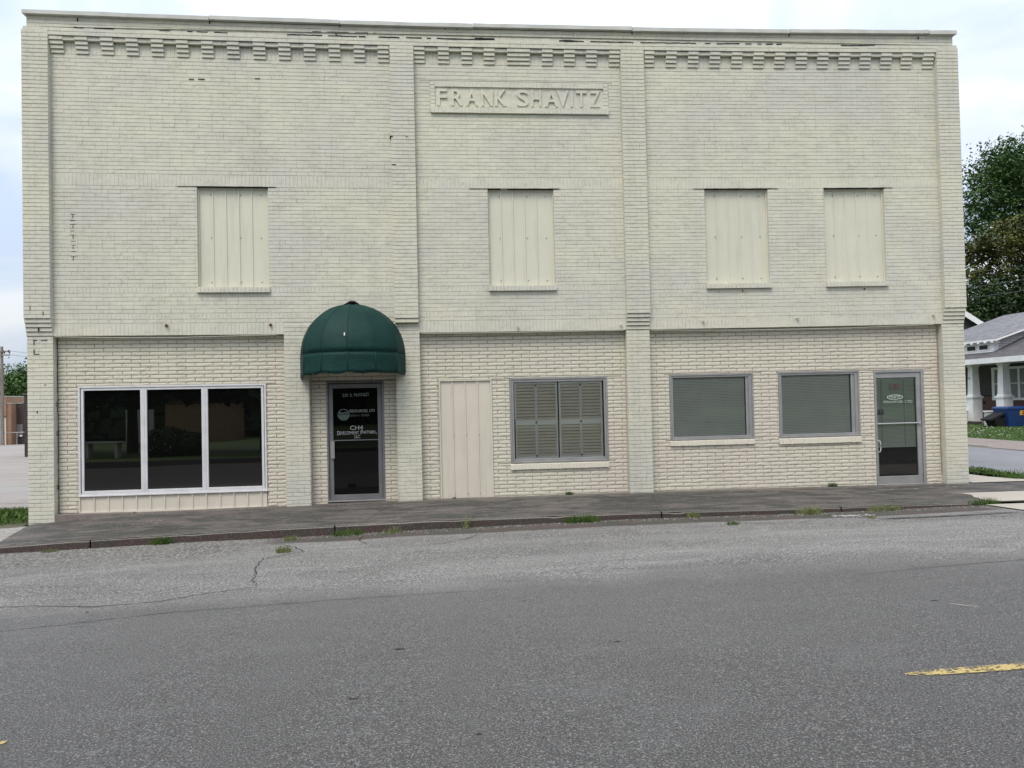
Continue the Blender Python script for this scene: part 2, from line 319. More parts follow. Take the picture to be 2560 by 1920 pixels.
def lined(name, c1, c2, pitch, axis=2, rough=.8, mortar=(.03,.03,.03), bw=.25):
    m, nt, b = mat(name); br = node(nt, 'TexBrick'); br.offset = .5
    mp = coords(nt, (1,1,1), (radians(90),0,0) if axis == 2 else (0,0,0))
    # brick texture lies in x+y / z for upright walls
    g = node(nt, 'NewGeometry'); sp = node(nt, 'SeparateXYZ'); nt.links.new(g.outputs['Position'], sp.inputs[0])
    ad = node(nt, 'Math', operation='ADD'); nt.links.new(sp.outputs[0], ad.inputs[0]); nt.links.new(sp.outputs[1], ad.inputs[1])
    cb = node(nt, 'CombineXYZ'); nt.links.new(ad.outputs[0], cb.inputs[0]); nt.links.new(sp.outputs[2], cb.inputs[1])
    nt.links.new(cb.outputs[0], br.inputs['Vector'])
    br.inputs['Scale'].default_value = 1.0; br.inputs['Brick Width'].default_value = bw; br.inputs['Row Height'].default_value = pitch
    br.inputs['Mortar Size'].default_value = pitch*.09; br.inputs['Color1'].default_value = (*c1,1); br.inputs['Color2'].default_value = (*c2,1); br.inputs['Mortar'].default_value = (*mortar,1)
    c = mixc(nt, ramp(nt, nz(nt, 1.5, 4, .6), [(.4, G3(0)), (.7, G3(.4))]), br.outputs[0], tuple(x*.6 for x in c1))
    nt.links.new(c, b.inputs['Base Color']); b.inputs['Roughness'].default_value = rough
    bump(nt, b, br.outputs[0], .3, .01); return m
M['sidewall'] = lined('painted_side_wall', (.56,.56,.46), (.52,.52,.44), .068, mortar=(.40,.40,.33), bw=.2)
M['dkbrick'] = lined('dark_red_brick', (.075,.045,.04), (.055,.038,.036), .08, mortar=(.035,.03,.03))
M['tanbrick'] = lined('orange_tan_brick', (.33,.19,.12), (.28,.165,.105), .08, mortar=(.24,.16,.11))
M['siding'] = lined('dark_shingle_siding', (.07,.062,.055), (.05,.045,.042), .14, mortar=(.02,.018,.017), bw=.5)
M['redbrick'] = lined('house_red_brick', (.13,.062,.05), (.10,.052,.045), .075, mortar=(.06,.05,.045))
M['whiteside'] = lined('peeling_white_siding', (.60,.60,.60), (.50,.50,.50), .12, mortar=(.07,.065,.06), bw=1.5)
def shingle(name, c):
    m, nt, b = mat(name); f = nz(nt, 1.0, 4, .7, (3,3,12)); c1 = ramp(nt, f, [(.36, tuple(x*.62 for x in c)), (.64, tuple(x*1.3 for x in c))])
    c1 = mixc(nt, ramp(nt, nz(nt, 1.0, 4, .6, (.5,.5,2)), [(.45, G3(0)), (.7, G3(.4))]), c1, tuple(x*.6 for x in c))
    nt.links.new(c1, b.inputs['Base Color']); b.inputs['Roughness'].default_value = .85; return m
M['roof'] = shingle('grey_shingles', (.175,.175,.185)); M['roofd'] = shingle('purple_grey_shingles', (.092,.088,.092))
M['blue'] = simple('blue_plastic', (.012,.045,.17), .45, .12, 5, bmp=.1)
M['blackp'] = simple('black_plastic', (.010,.010,.011), .95, .2, 5, bmp=.1)
M['yellow'] = simple('yellow_paint', (.62,.40,.06), .7, .12, 30, bmp=.3)
def worn(name, c, lo, hi, sc=38):
    m, nt, b = mat(name); nt.links.new(ramp(nt, nz(nt, 9, 4, .7), [(.3, tuple(x*.75 for x in c)), (.7, c)]), b.inputs['Base Color']); b.inputs['Roughness'].default_value = .75
    o = nt.nodes['Material Output']; t = node(nt, 'BsdfTransparent'); mx = node(nt, 'MixShader'); ad = node(nt, 'Math', operation='ADD')
    nt.links.new(nz(nt, sc, 4, .75), ad.inputs[0]); k = node(nt, 'Math', operation='MULTIPLY_ADD'); nt.links.new(nz(nt, 5, 3, .6), k.inputs[0]); k.inputs[1].default_value = .5; k.inputs[2].default_value = -.25; nt.links.new(k.outputs[0], ad.inputs[1])
    nt.links.new(ramp(nt, ad.outputs[0], [(lo, G3(0)), (hi, G3(1))]), mx.inputs[0]); nt.links.new(t.outputs[0], mx.inputs[1]); nt.links.new(b.outputs[0], mx.inputs[2]); nt.links.new(mx.outputs[0], o.inputs[0]); return m
M['worny'] = worn('worn_yellow_paint', (.50,.38,.15), .42, .54); M['wornw'] = worn('spilt_white_paint', (.66,.66,.64), .44, .50, 30)
M['pole'] = simple('weathered_pole', (.20,.17,.15), .9, .25, 6, bmp=.5, sc=(1,1,.2))
M['wire'] = simple('wire', (.03,.03,.035), .6, .1)
M['wireL'] = simple('pale_cable', (.40,.40,.34), .6, .1)
M['galv'] = simple('galvanised_pipe', (.34,.35,.37), .5, .1, 8, metal=.4)
M['garage'] = simple('garage_door_paint', (.62,.63,.60), .5, .06, 3)
M['tangle'] = simple('plaster_tan', (.42,.27,.16), .85, .15, 3)
M['curtain'] = simple('curtain', (.20,.24,.24), .9, .2, 6)
M['clover'] = simple('clover_flower', (.62,.62,.52), .8, .1)

# ------------------------------------------------------------------ levels measured on the street
WX = [-6.95,-6.5,-5.36,-2.7,-.35,3.8,9.9]; WZ = [-.245,-.212,-.118,-.085,-.057,-.058,-.08]
KX = [-9,-6.13,-5.08,-3.71,-2.32,-.31,2.77,6.08,8.14,20]; KZ = [-.30,-.209,-.166,-.134,-.101,-.066,-.060,-.084,-.093,-.11]
RX = [-9,-6.12,-5.07,-3.7,-2.32,-.32,2.76,6.07,8.12,20]; RZ = [-.37,-.305,-.283,-.245,-.232,-.19,-.147,-.158,-.133,-.14]
def walk_z(x, y):
    a = interp(x, WX, WZ); b = interp(x, KX, KZ); t = max(0, min(1, (.1-y)/2.4)); return a+(b-a)*t
def road_z(x, y):
    a = interp(x, RX, RZ); b = -.13+.01*max(-14, min(14, x)); t = max(0, min(1, (-2.3-y)/4.0)); t = t*t*(3-2*t)
    return a+(b-a)*t
def lot_z(x, y): return -.250-.019*max(0, y-3)
def sheet(name, mtl, x0, x1, y0, y1, nx, ny, zf, parent=None, clip=None, jit=0):
    mb = MB()
    for j in range(ny+1):
        for i in range(nx+1):
            x = x0+(x1-x0)*i/nx; y = y0+(y1-y0)*j/ny
            mb.v.append((x, y, zf(x, y)+(noise.noise(Vector((x*1.3, y*1.3, 3)))*jit if jit else 0)))
    for j in range(ny):
        for i in range(nx):
            a = j*(nx+1)+i; mb.f.append((a, a+1, a+nx+2, a+nx+1)); mb.m.append(0)
    return mb.build(name, mtl, parent, smooth=True)

# ------------------------------------------------------------------ the setting: ground, road, walks
struct(sheet('ground', M['soil'], -500, 500, -400, 600, 50, 50, lambda x, y: -.62-(.019*max(0, y-3) if x < -3 else 0)*(1 if y < 120 else 120/y) - (0.0)))
road = struct(sheet('road', M['road'], -60, 60, -16.6, -2.30, 480, 100, road_z, jit=.002))
struct(sheet('parking_lot', M['lot'], -60, -6.9, 2.45, 110, 50, 60, lot_z))
struct(sheet('asphalt_apron', M['street'], -60, -6.97, -2.30, 3.0, 60, 12, lambda x, y: min(lot_z(x, y), -.27) - .004 + (road_z(x,-2.31)+.26)*max(0, (-y)/2.3)))
# sidewalk with its slab joints
sw = MB(); xs = [-6.2-.75*0, ]
def walk_poly():
    mb = MB(); nx, ny = 130, 16
    for j in range(ny+1):
        t = j/ny
        for i in range(nx+1):
            s = i/nx; xl = -6.97+.72*t; x = xl+(15.5-xl)*s; y = .25-(.25+2.29)*t
            mb.v.append((x, y, walk_z(x, y)+noise.noise(Vector((x, y, 0)))*.004))
    for j in range(ny):
        for i in range(nx):
            a = j*(nx+1)+i; mb.f.append((a, a+nx+1, a+nx+2, a+1)); mb.m.append(0)
    o = len(mb.v)
    for j in range(ny+1):
        x, y, z = mb.v[j*(nx+1)]; mb.v.append((x, y, z-.4))
    for j in range(ny): mb.f.append((j*(nx+1), o+j, o+j+1, (j+1)*(nx+1))); mb.m.append(0)
    return mb
sidewalk = struct(walk_poly().build('sidewalk', M['walk'], smooth=True))
# kerb: chipped stone lengths, butted with open joints
def kerb():
    joints = [-6.3,-4.93,-1.55,3.28,6.1,8.45]; mb = MB()
    for a, b in zip(joints[:-1], joints[1:]):
        n = max(6, int((b-a)/.09)); g = .012
        prof = lambda x: [( .0, 1, 0), (-.13, 1, 0), (-.165, .88, 0), (-.172, -.3, 0)]
        rows = []
        for i in range(n+1):
            x = a+g+(b-a-2*g)*i/n; zt = interp(x, KX, KZ)+.002; zb = interp(x, RX, RZ)-.12
            e = noise.noise(Vector((x*4, 1, 0)))*.008; ch = max(0, noise.noise(Vector((x*2.7, 5, 0)))-.25)*.06
            yk = -2.14+noise.noise(Vector((x*.8, 9, 0)))*.01
            rows.append([(x, yk, zt+.003), (x, yk-.13+ch, zt+.004), (x, yk-.160+e, zt-.022-ch*.6), (x, yk-.170+e, zb)])
        o = len(mb.v)
        for r in rows: mb.v += r
        for i in range(n):
            for k in range(3):
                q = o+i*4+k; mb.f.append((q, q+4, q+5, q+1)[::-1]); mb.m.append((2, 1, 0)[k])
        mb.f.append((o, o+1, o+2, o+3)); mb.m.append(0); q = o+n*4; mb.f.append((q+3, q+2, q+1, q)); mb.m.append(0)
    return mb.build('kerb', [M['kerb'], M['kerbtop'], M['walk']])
struct(kerb())
# pale unstained slabs at the right hand corner
def poly_sheet(name, pts, zf, m, dz=.006):
    mb = MB(); mb.add([(x, y, zf(x, y)+dz) for x, y in pts], [tuple(range(len(pts)))[::-1]]); return struct(mb.build(name, m))
wob = lambda x0, y0, x1, y1, n, a: [(x0+(x1-x0)*i/n+rnd(-a, a), y0+(y1-y0)*i/n+rnd(-a, a)) for i in range(n+1)]
edge = wob(8.62,-1.22,16,-1.32,40,.02)+wob(16,-2.26,8.75,-2.26,10,.0)+wob(8.6,-2.13,8.66,-1.75,4,.01)+[(8.80,-1.5),(8.78,-1.3)]
def tess(name, pts, zf, m, dz):
    bm = bmesh.new(); vs = [bm.verts.new((x, y, zf(x, y)+dz)) for x, y in pts]; f = bm.faces.new(vs)
    bmesh.ops.triangulate(bm, faces=[f]); me = bpy.data.meshes.new(name); bmesh.ops.recalc_face_normals(bm, faces=bm.faces); bm.to_mesh(me); bm.free()
    me.materials.append(m); o = bpy.data.objects.new(name, me); COL.objects.link(o)
    if me.polygons[0].normal.z < 0: me.flip_normals()
    return struct(o)
tess('concrete_slab', edge, lambda x, y: walk_z(max(8.6, x), y), M['pale'], .009)
tess('concrete_ramp', [(8.42,-2.34),(16,-2.34),(16,-3.5),(9.3,-3.42),(8.75,-3.22),(8.5,-3.0)], lambda x, y: road_z(max(-14,min(x,14)),y)+.004, M['pale'], .012)
tess('concrete_slab', [(9.93,.02),(10.75,.02),(10.95,-.02),(11.25,.15),(10.9,.9),(10.8,3),(10.8,30),(9.93,30)], lambda x, y: -.08, M['pale'], .016)
struct(sheet('side_street', M['street'], 12.05, 17.1, -2.3, 120, 6, 60, lambda x, y: -.14))
struct(sheet('gravel_strip', M['gravel'], 17.1, 19.6, -2.3, 120, 6, 60, lambda x, y: -.135+.02*(x-17.1), jit=.02))
mb = MB(); mb.box(17.08, 17.2, 9.2, 60, -.3, -.07); struct(mb.build('side_kerb', M['pale']))
struct(sheet('lawn', M['lawn'], 19.5, 60, -2.3, 120, 40, 80, lambda x, y: -.10+.012*min(6, x-19.5), jit=.03))
struct(sheet('verge', M['lawn'], 10.7, 12.1, .1, 60, 8, 90, lambda x, y: -.115, jit=.03))
struct(sheet('far_lawn', grass_mat('bright_lawn', (.05,.10,.016), (.12,.19,.04)), -60, 60, -60, -16.8, 40, 20, lambda x, y: -.06+.0*x, jit=.03))
mb = MB(); mb.box(-60, 60, -16.85, -16.6, -.35, -.02); struct(mb.build('far_kerb', M['kerbtop']))
# threshold slab under the awning door and block footing at the left
# road cracks and markings
def ribbon(mb, pts, w0, w1, zf, dz=.005, seg=.10, wig=.03, mi=0):
    P = []
    for (a, b) in zip(pts[:-1], pts[1:]):
        n = max(1, int(sqrt((b[0]-a[0])**2+(b[1]-a[1])**2)/seg))
        for i in range(n): t = i/n; P.append((a[0]+(b[0]-a[0])*t+rnd(-wig, wig), a[1]+(b[1]-a[1])*t+rnd(-wig, wig)*.6))
    P.append(pts[-1]); o = len(mb.v); n = len(P)
    for i, (x, y) in enumerate(P):
        q = P[min(i+1, n-1)]; p = P[max(i-1, 0)]; dx, dy = q[0]-p[0], q[1]-p[1]; l = sqrt(dx*dx+dy*dy) or 1
        wd = rnd(w0, w1)*(.25+.75*sin(pi*(i+.5)/n)**.4)
        for s in (-1, 1): X, Y = x-dy/l*wd*s, y+dx/l*wd*s; mb.v.append((X, Y, zf(X, Y)+dz))
    for i in range(n-1): mb.f.append((o+2*i, o+2*i+1, o+2*i+3, o+2*i+2)); mb.m.append(mi)
for pts, w in [([(-4.6,-6.0),(-3.81,-6.05),(-3.24,-6.22),(-2.67,-6.15),(-2.28,-5.9),(-1.87,-5.74)], .010),
               ([(-1.87,-5.74),(-1.98,-5.4),(-2.16,-4.42),(-2.18,-4.0),(-1.90,-3.72),(-1.75,-3.6),(-1.95,-3.2),(-2.3,-2.8)], .012),
               ([(-4.9,-6.75),(-3.6,-6.9),(-2.5,-6.6),(-1.0,-6.45),(.6,-6.4)], .006),
               ([(-1.1,-2.35),(-1.15,-2.9),(-1.0,-3.3)], .010), ([(.55,-2.9),(.3,-3.35),(-.2,-3.7)], .009),
               ([(3.3,-2.35),(3.9,-2.75),(4.4,-3.15),(5.0,-3.2),(5.6,-2.85)], .013), ([(5.4,-2.35),(5.9,-2.75),(6.3,-3.1),(6.9,-3.3)], .013),
               ([(2.2,-2.35),(2.5,-2.7),(3.0,-2.95)], .009), ([(7.1,-2.6),(7.7,-2.95),(8.4,-3.3)], .008), ([(4.0,-6.6),(4.9,-6.45),(6.4,-6.3)], .006),
               ([(4.4,-3.15),(3.2,-3.3),(1.5,-3.25),(.2,-3.3)], .004), ([(5.0,-3.2),(6.5,-3.25),(8.2,-3.05)], .006), ([(-3.0,-3.9),(-2.2,-3.95)], .008)]:
    ck = MB(); ribbon(ck, pts, w*.35, w*.9, road_z, .004, seg=.05, wig=.022); struct(ck.build('crack', M['crack'], road))
for pts, w in [([(-.8,.1),(-.95,-.8),(-1.15,-2.1)], .007), ([(2.75,.2),(3.0,-.6),(3.25,-1.4),(3.3,-2.1)], .006), ([(5.6,-.9),(6.6,-1.0),(8.0,-1.1)], .004),
               ([(7.35,.1),(8.3,.05)], .010), ([(4.4,-1.0),(5.6,-2.1)], .004), ([(-4.9,-.2),(-4.93,-2.1)], .005)]:
    ck = MB(); ribbon(ck, pts, w*.3, w*.8, walk_z, .006, seg=.06, wig=.015); struct(ck.build('crack', M['crack'], sidewalk))
tar = MB(); ribbon(tar, [(6.3,-3.18),(7.0,-3.22),(7.8,-3.22),(8.3,-3.18)], .02, .035, road_z, .011, wig=.01)
struct(tar.build('tar_seam', simple('tar', (.035,.035,.037), .6), road))
def blotch(mb, cx, cy, rx, ry, n, zf, dz):
    vs = []
    for i in range(n):
        t = 2*pi*i/n; k = rnd(.55, 1); vs.append((cx+cos(t)*rx*k, cy+sin(t)*ry*k, zf(cx, cy)+dz))
    mb.add(vs, [tuple(range(n))])
for _ in range(13):
    x, y = rnd(-4.5,7), rnd(-10,-3); tb0 = MB(); r0 = rnd(.010,.028); blotch(tb0, x, y, r0*rnd(1,2.2), r0*.6, 9, road_z, .004); struct(tb0.build('tar_spot', M['crack'], road))
wp = MB()
for _ in range(70): 
    a = rnd(0, 6.28); r = random.random()**.7; blotch(wp, 6.03+cos(a)*.33*r, -2.78+sin(a)*.11*r, rnd(.01,.05), rnd(.01,.025), 9, road_z, .012)
blotch(wp, 6.03, -2.78, .22, .05, 24, road_z, .011)
struct(wp.build('spilled_paint', M['wornw'], road))
ws = MB(); ribbon(ws, [(-.55,-1.35),(-.1,-1.3),(.2,-1.28)], .004, .012, walk_z, .008, wig=.01); ribbon(ws, [(-1.5,-.55),(-1.1,-.52)], .002, .006, walk_z, .008, wig=.01)
ribbon(ws, [(4.11,-7.74),(4.27,-7.88)], .002, .005, road_z, .010, wig=.01)
for _ in range(26): blotch(ws, rnd(-5.2,-4.4), rnd(-1.2,-.8), rnd(.008,.02), rnd(.006,.012), 7, walk_z, .008)
for (x, y) in [(8.45,-.52),(8.85,-.35),(9.2,-.3),(9.25,-.42),(8.0,-.5)]: blotch(ws, x, y, .05, .02, 8, walk_z, .008)
struct(ws.build('scuff_mark', simple('chalky_scuff', (.55,.54,.50), .8), road))
gm_ = MB()
for _ in range(900):
    x = rnd(-6.5, 8.3); y = -2.36-abs(random.gauss(0, .12)); r = rnd(.004, .014); z = road_z(x, y)+.004
    gm_.add([(x-r,y,z),(x,y-r,z),(x+r,y,z),(x,y+r,z),(x+rnd(-r,r)*.4,y,z+r*.7)], [(0,1,4),(1,2,4),(2,3,4),(3,0,4)])
for _ in range(300):
    x = rnd(-6.3, 9.3); y = (.22 if (x > -.3) else .04)-abs(random.gauss(0, .10)); r = rnd(.004, .012); z = walk_z(x, y)+.003
    gm_.add([(x-r,y,z),(x,y-r,z),(x+r,y,z),(x,y+r,z),(x,y,z+r*.7)], [(0,1,4),(1,2,4),(2,3,4),(3,0,4)])
o = gm_.build('grit', M['gravell']); o['kind'] = 'stuff'; o['label'] = 'loose grit along the kerb and wall foot'
# worn yellow centre dashes
ym = MB()
def dash(x0, x1, yc, taper):
    n = int((x1-x0)/.08); o = len(ym.v)
    for i in range(n+1):
        x = x0+(x1-x0)*i/n; w_ = .050*(min(1, .15+.85*(x-x0)/taper) if taper else 1); y = yc+.02*(x-x0)/3
        ym.v += [(x, y-w_+rnd(-.003,.003), road_z(x, y)+.006), (x, y+w_+rnd(-.003,.003), road_z(x, y)+.006)]
    for i in range(n): q = o+2*i; ym.f.append((q, q+2, q+3, q+1)); ym.m.append(0)
dash(2.84, 6.2, -9.162, .12); dash(-6.0, -2.40, -9.31, 0)
struct(ym.build('centre_line', M['worny'], road))

# ------------------------------------------------------------------ brick laying
def sagf(z): return .012*z if z < 2.94 else .035+(z-2.94)*.0085
def warp(p):
    x, y, z = p; u = (x-1.5)/8.4; return (x, y, z-sagf(z)*max(0, 1-u*u))
def rects_minus(r, holes):
    out = [r]
    for h in holes:
        nx = []
        for (a, b, c, d) in out:
            if h[0] >= b or h[1] <= a or h[2] >= d or h[3] <= c: nx.append((a, b, c, d)); continue
            if h[2] > c: nx.append((a, b, c, h[2]))
            if h[3] < d: nx.append((a, b, h[3], d))
            z0, z1 = max(c, h[2]), min(d, h[3])
            if h[0] > a: nx.append((a, h[0], z0, z1))
            if h[1] < b: nx.append((h[1], b, z0, z1))
        out = nx
    return out
def brick(mb, x0, x1, z0, z1, y, style, ends=(0, 0), endy=.2):
    if x1-x0 < .012 or z1-z0 < .01: return
    if style == 'up': gx, gz, dep, cx, cz = .0, .0, .0095, random.choice((.0006,.0012,.002,.003)), rnd(.004,.0075); nx, nz_, rg = 2, 1, .0009; y += rnd(-.0014, .0014)
    elif style == 'vert': gx, gz, dep, cx, cz = .0, .0, .006, rnd(.0008,.0022), rnd(.002,.004); nx, nz_, rg = 1, 2, .0009; y += rnd(-.0010, .0010)
    elif style == 'rock': gx, gz, dep, cx, cz = rnd(.0032,.0046), rnd(.0034,.0048), .014, .0015, .0028; nx, nz_, rg = max(2, int((x1-x0)/.05)), 2, .0016; y += rnd(-.001, .001)
    else: gx, gz, dep, cx, cz = .0, .0, .014, .002, rnd(.006,.0085); nx, nz_, rg = 2, 1, .001; y += rnd(-.0012, .0012)
    xa, xb, za, zb = x0+gx, x1-gx, z0+gz, z1-gz
    cx = min(cx, (xb-xa)*.3); cz = min(cz, (zb-za)*.3); tz = rnd(-.001, .001)
    o = len(mb.v)
    for j in range(nz_+1):
        for i in range(nx+1):
            u_, v_ = i/nx, j/nz_
            yy = y+(rnd(-rg, rg))
            if style == 'rock' and 0 < i < nx and 0 < j < nz_: yy -= rnd(0, .0055)
            mb.v.append((xa+cx+(xb-xa-2*cx)*u_, yy, za+cz+(zb-za-2*cz)*v_+tz))
    for j in range(nz_):
        for i in range(nx):
            a = o+j*(nx+1)+i; mb.f.append((a, a+1, a+nx+2, a+nx+1)); mb.m.append(0)
    q = len(mb.v); d = y+dep
    mb.v += [(xa, d, za), (xb, d, za), (xb, d, zb), (xa, d, zb)]
    bl, br_, tr, tl = o, o+nx, o+(nz_+1)*(nx+1)-1, o+nz_*(nx+1)
    mb.f.append(tuple([q, q+1]+[o+i for i in range(nx, -1, -1)])); mb.m.append(0)
    mb.f.append(tuple([q+2, q+3]+[tl+i for i in range(0, nx+1)])); mb.m.append(0)
    mb.f.append(tuple([q+3, q]+[o+j*(nx+1) for j in range(nz_+1)])); mb.m.append(0)
    mb.f.append(tuple([q+1, q+2]+[o+j*(nx+1)+nx for j in range(nz_, -1, -1)])); mb.m.append(0)
    if ends[0]: s = len(mb.v); mb.v += [(xa, endy, za+.003), (xa, endy, zb-.003)]; mb.f.append((s, q, q+3, s+1)); mb.m.append(0)
    if ends[1]: s = len(mb.v); mb.v += [(xb, endy, za+.003), (xb, endy, zb-.003)]; mb.f.append((q+1, s, s+1, q+2)); mb.m.append(0)
def courses(mb, x0, x1, rows, y, holes=(), L_=.205, style='up', ends=(0, 0), endy=.2, phase=0, headers=.12, jitter=.006):
    """rows: list of (z0, z1, kind) with kind 's' stretcher or 'v' upright bricks of pitch .068"""
    for r, (z0, z1, kd) in enumerate(rows):
        if kd == 'v':
            n = max(1, round((x1-x0)/.0685)); cuts = [x0+(x1-x0)*i/n for i in range(n+1)]
        else:
            cuts = [x0]; x = x0+((r+phase) % 2)*L_*.5
            if x <= x0+.03: x += L_
            while x < x1-.04:
                cuts.append(x+rnd(-jitter, jitter)); x += L_ if random.random() > headers else L_*.5
            cuts.append(x1)
        st = 'vert' if kd == 'v' else style
        for a, b in zip(cuts[:-1], cuts[1:]):
            for (p, q_, s, t) in rects_minus((a, b, z0, z1), holes):
                brick(mb, p, q_, s, t, y, st, (ends[0] and p == x0, ends[1] and q_ == x1), endy)
def backing(mb, x0, x1, z0, z1, y, holes=(), deep=.12, jm=0):
    for (a, b, c, d) in rects_minus((x0, x1, z0, z1), holes): 
        mb.quad((a,y,c), (b,y,c), (b,y,d), (a,y,d), jm)
    for (a, b, c, d) in holes:
        if a >= x1 or b <= x0: continue
        y2 = y+deep; y1 = y-.004
        mb.quad((a,y1,c),(a,y1,d),(a,y2,d),(a,y2,c)); mb.quad((b,y1,d),(b,y1,c),(b,y2,c),(b,y2,d))
        mb.quad((a,y1,d),(b,y1,d),(b,y2,d),(a,y2,d)); mb.quad((b,y1,c),(a,y1,c),(a,y2,c),(b,y2,c))
def rows_(z0, n, h): return [(z0+i*h, z0+(i+1)*h, 's') for i in range(n)]

B = empty('commercial_building', (1.5, 0, -.06))
tag(B, 'two-storey cream painted brick building with sealed upper windows, corbelled cornice and green dome awning', 'building')
# upper wall rows
UR = [(2.94,3.15,'v')]+[(3.15,3.218,'s')]+[(3.218,3.32,'v')]+rows_(3.32,5,.0704)+[(3.672,3.772,'v')]+rows_(3.772,26,.06773)+[(5.533,5.745,'v')]+rows_(5.745,30,.0685)
UR2 = [(7.80,8.01,'v'),(8.01,8.08,'s')]
SEAL = [(-4.13,-2.925,3.772,5.533),(.928,2.12,3.772,5.533),(4.93,6.138,3.772,5.533),(7.225,8.41,3.772,5.533)]
PLQ = (-.07,3.18,6.90,7.50)
wall = MB(); YU = .105
bays = [(-6.53,-.765),(-.345,3.40),(3.83,9.49)]
for k, (a, b) in enumerate(bays):
    hs = [h for h in SEAL if h[0] > a and h[1] < b]+([PLQ] if k == 1 else [])
    rows = UR
    if k == 0:
        courses(wall, a, -2.69, UR[:1], YU, hs); courses(wall, a, b, UR[1:], YU, hs)
    else: courses(wall, a, b, rows, YU, hs)
    courses(wall, a, b, [(7.80,8.01,'v')], YU)
    backing(wall, a, b, 2.94, 8.08, YU+.008, [h for h in hs if h != PLQ], .16)
    wall.quad((a,YU+.01,2.94),(b,YU+.01,2.94),(b,.30,2.94),(a,.30,2.94))     # soffit over the shopfront
    # shallow course between the corbels
    courses(wall, a, b, [(8.01,8.08,'s')], .034); wall.quad((a,.038,8.01),(b,.038,8.01),(b,.12,8.01),(a,.12,8.01))
# band and parapet
pb = MB(); courses(pb, -6.93, 9.90, [(8.08,8.148,'s'),(8.148,8.216,'s')], .004, ends=(1,1), endy=.35)
pb.quad((-6.93,.008,8.08),(9.90,.008,8.08),(9.90,.12,8.08),(-6.93,.12,8.08)); pb.quad((-6.93,.01,8.216),(9.90,.01,8.216),(9.90,.06,8.216),(-6.93,.06,8.216))
pb.build('cornice_band', M['upper'], B, wf=warp)
pp = MB(); courses(pp, -6.88, 9.835, [(8.216,8.284,'s'),(8.284,8.352,'s'),(8.352,8.42,'s')], .028, ends=(1,1), endy=.35)
pp.build('parapet', M['upper'], B, wf=warp)
cp = MB(); jn = [-6.925]
for x in (-3.85,-1.62,.72,3.62,6.6,9.22,9.33,9.885): jn.append(x)
for a, b in zip(jn[:-1], jn[1:]):
    n = max(2, int((b-a)/.25)); dz = rnd(-.008, .008)
    for i in range(n):
        xa, xb = a+.004+(b-a-.008)*i/n, a+.004+(b-a-.008)*(i+1)/n
        h0 = .065+noise.noise(Vector((xa*1.5,0,0)))*.012; h1 = .065+noise.noise(Vector((xb*1.5,0,0)))*.012; y = -.045; z = 8.42+dz
        cp.add([(xa,y,z),(xb,y,z),(xb,y,z+h1),(xa,y,z+h0),(xa,.40,z),(xb,.40,z),(xb,.40,z+h1),(xa,.40,z+h0)], [(0,1,2,3),(3,2,6,7),(4,7,6,5),(1,0,4,5)]+([(0,3,7,4)] if i == 0 else [])+([(1,5,6,2)] if i == n-1 else []))
cp.build('coping', M['coping'], B, wf=warp)
# piers
def pier(x0, x1, corb, ztop, zbot, mult=1, lower=None, ends=(1,1)):
    mb = MB(); zc = 2.94+.0725*4 if corb == 4 else 3.192
    n = round((ztop-zc)/.0681); h = (ztop-zc)/n
    courses(mb, x0, x1, rows_(zc, n, h), 0, style='pier', ends=(1,1), endy=.14, headers=.3)
    if corb == 4:
        for i in range(4):
            z1 = zc-i*.0725; y = .022*(i+1); courses(mb, x0+.002, x1-.002, [(z1-.0725, z1, 's')], y, style='pier', ends=(1,1), endy=.14, headers=.3)
            mb.quad((x0,y-.018,z1),(x1,y-.018,z1),(x1,y+.03,z1),(x0,y+.03,z1))
        mb.quad((x0,.09,2.94),(x1,.09,2.94),(x1,.14,2.94),(x0,.14,2.94))
    else:
        courses(mb, x0+.002, x1-.002, [(3.116,3.192,'s')], .02, style='pier', ends=(1,1), endy=.14); mb.quad((x0,.004,3.192),(x1,.004,3.192),(x1,.05,3.192),(x0,.05,3.192))
        mb.quad((x0,.02,3.116),(x1,.02,3.116),(x1,.14,3.116),(x0,.14,3.116))
    mb.quad((x0,.01,zc),(x1,.01,zc),(x1,.01,ztop),(x0,.01,ztop))
    if lower:
        a, b = lower; zb = zbot; n = round((2.94-zb)/.0681); h = (2.94-zb)/n
        courses(mb, a, b, rows_(zb, n, h), .10, style='pier', ends=(1,1), endy=.30, headers=.3); mb.quad((a,.112,zb),(b,.112,zb),(b,.112,2.94),(a,.112,2.94))
    return mb.build('pier', M['upper'], B, wf=warp)
pier(-6.955,-6.525,4,8.17,-.30,lower=(-6.95,-6.53)); pier(-.765,-.345,1,8.08,0)
pier(3.40,3.83,4,8.08,-.12,lower=(3.40,3.83)); pier(9.485,9.915,4,8.17,-.14,lower=(9.475,9.91))
# corbels (each a small stack of stepped bricks)
def corbel(x0, x1):
    mb = MB()
    for r in range(4):
        z1 = 8.08-r*.07; y = .018+r*.022
        if x1-x0 > .3: courses(mb, x0, x1, [(z1-.068, z1, 's')], y, style='pier', ends=(1,1), endy=.12)
        else: brick(mb, x0, x1, z1-.068, z1, y, 'pier', (1,1), .12)
        mb.quad((x0,y+.004,z1-.068),(x1,y+.004,z1-.068),(x1,.12,z1-.068),(x0,.12,z1-.068))
    return mb.build('corbel', M['upper'], B, wf=warp)
CL = [-6.519,-6.3,-6.1,-5.892,-5.681,-5.476,-5.264,-5.064,-4.847,-4.643,-4.425,-4.225,-4.006,-3.806,-3.572,-3.364,-3.129,-2.92,-2.697,-2.49,-2.262,-2.057,-1.831,-1.631,-1.394,-1.203,-.975,-.78]
CM = [-.345,-.149,.089,.284,.507,.699,.908,1.105,1.33,1.743,1.962,2.158,2.366,2.563,2.772,2.97,3.198,3.395]
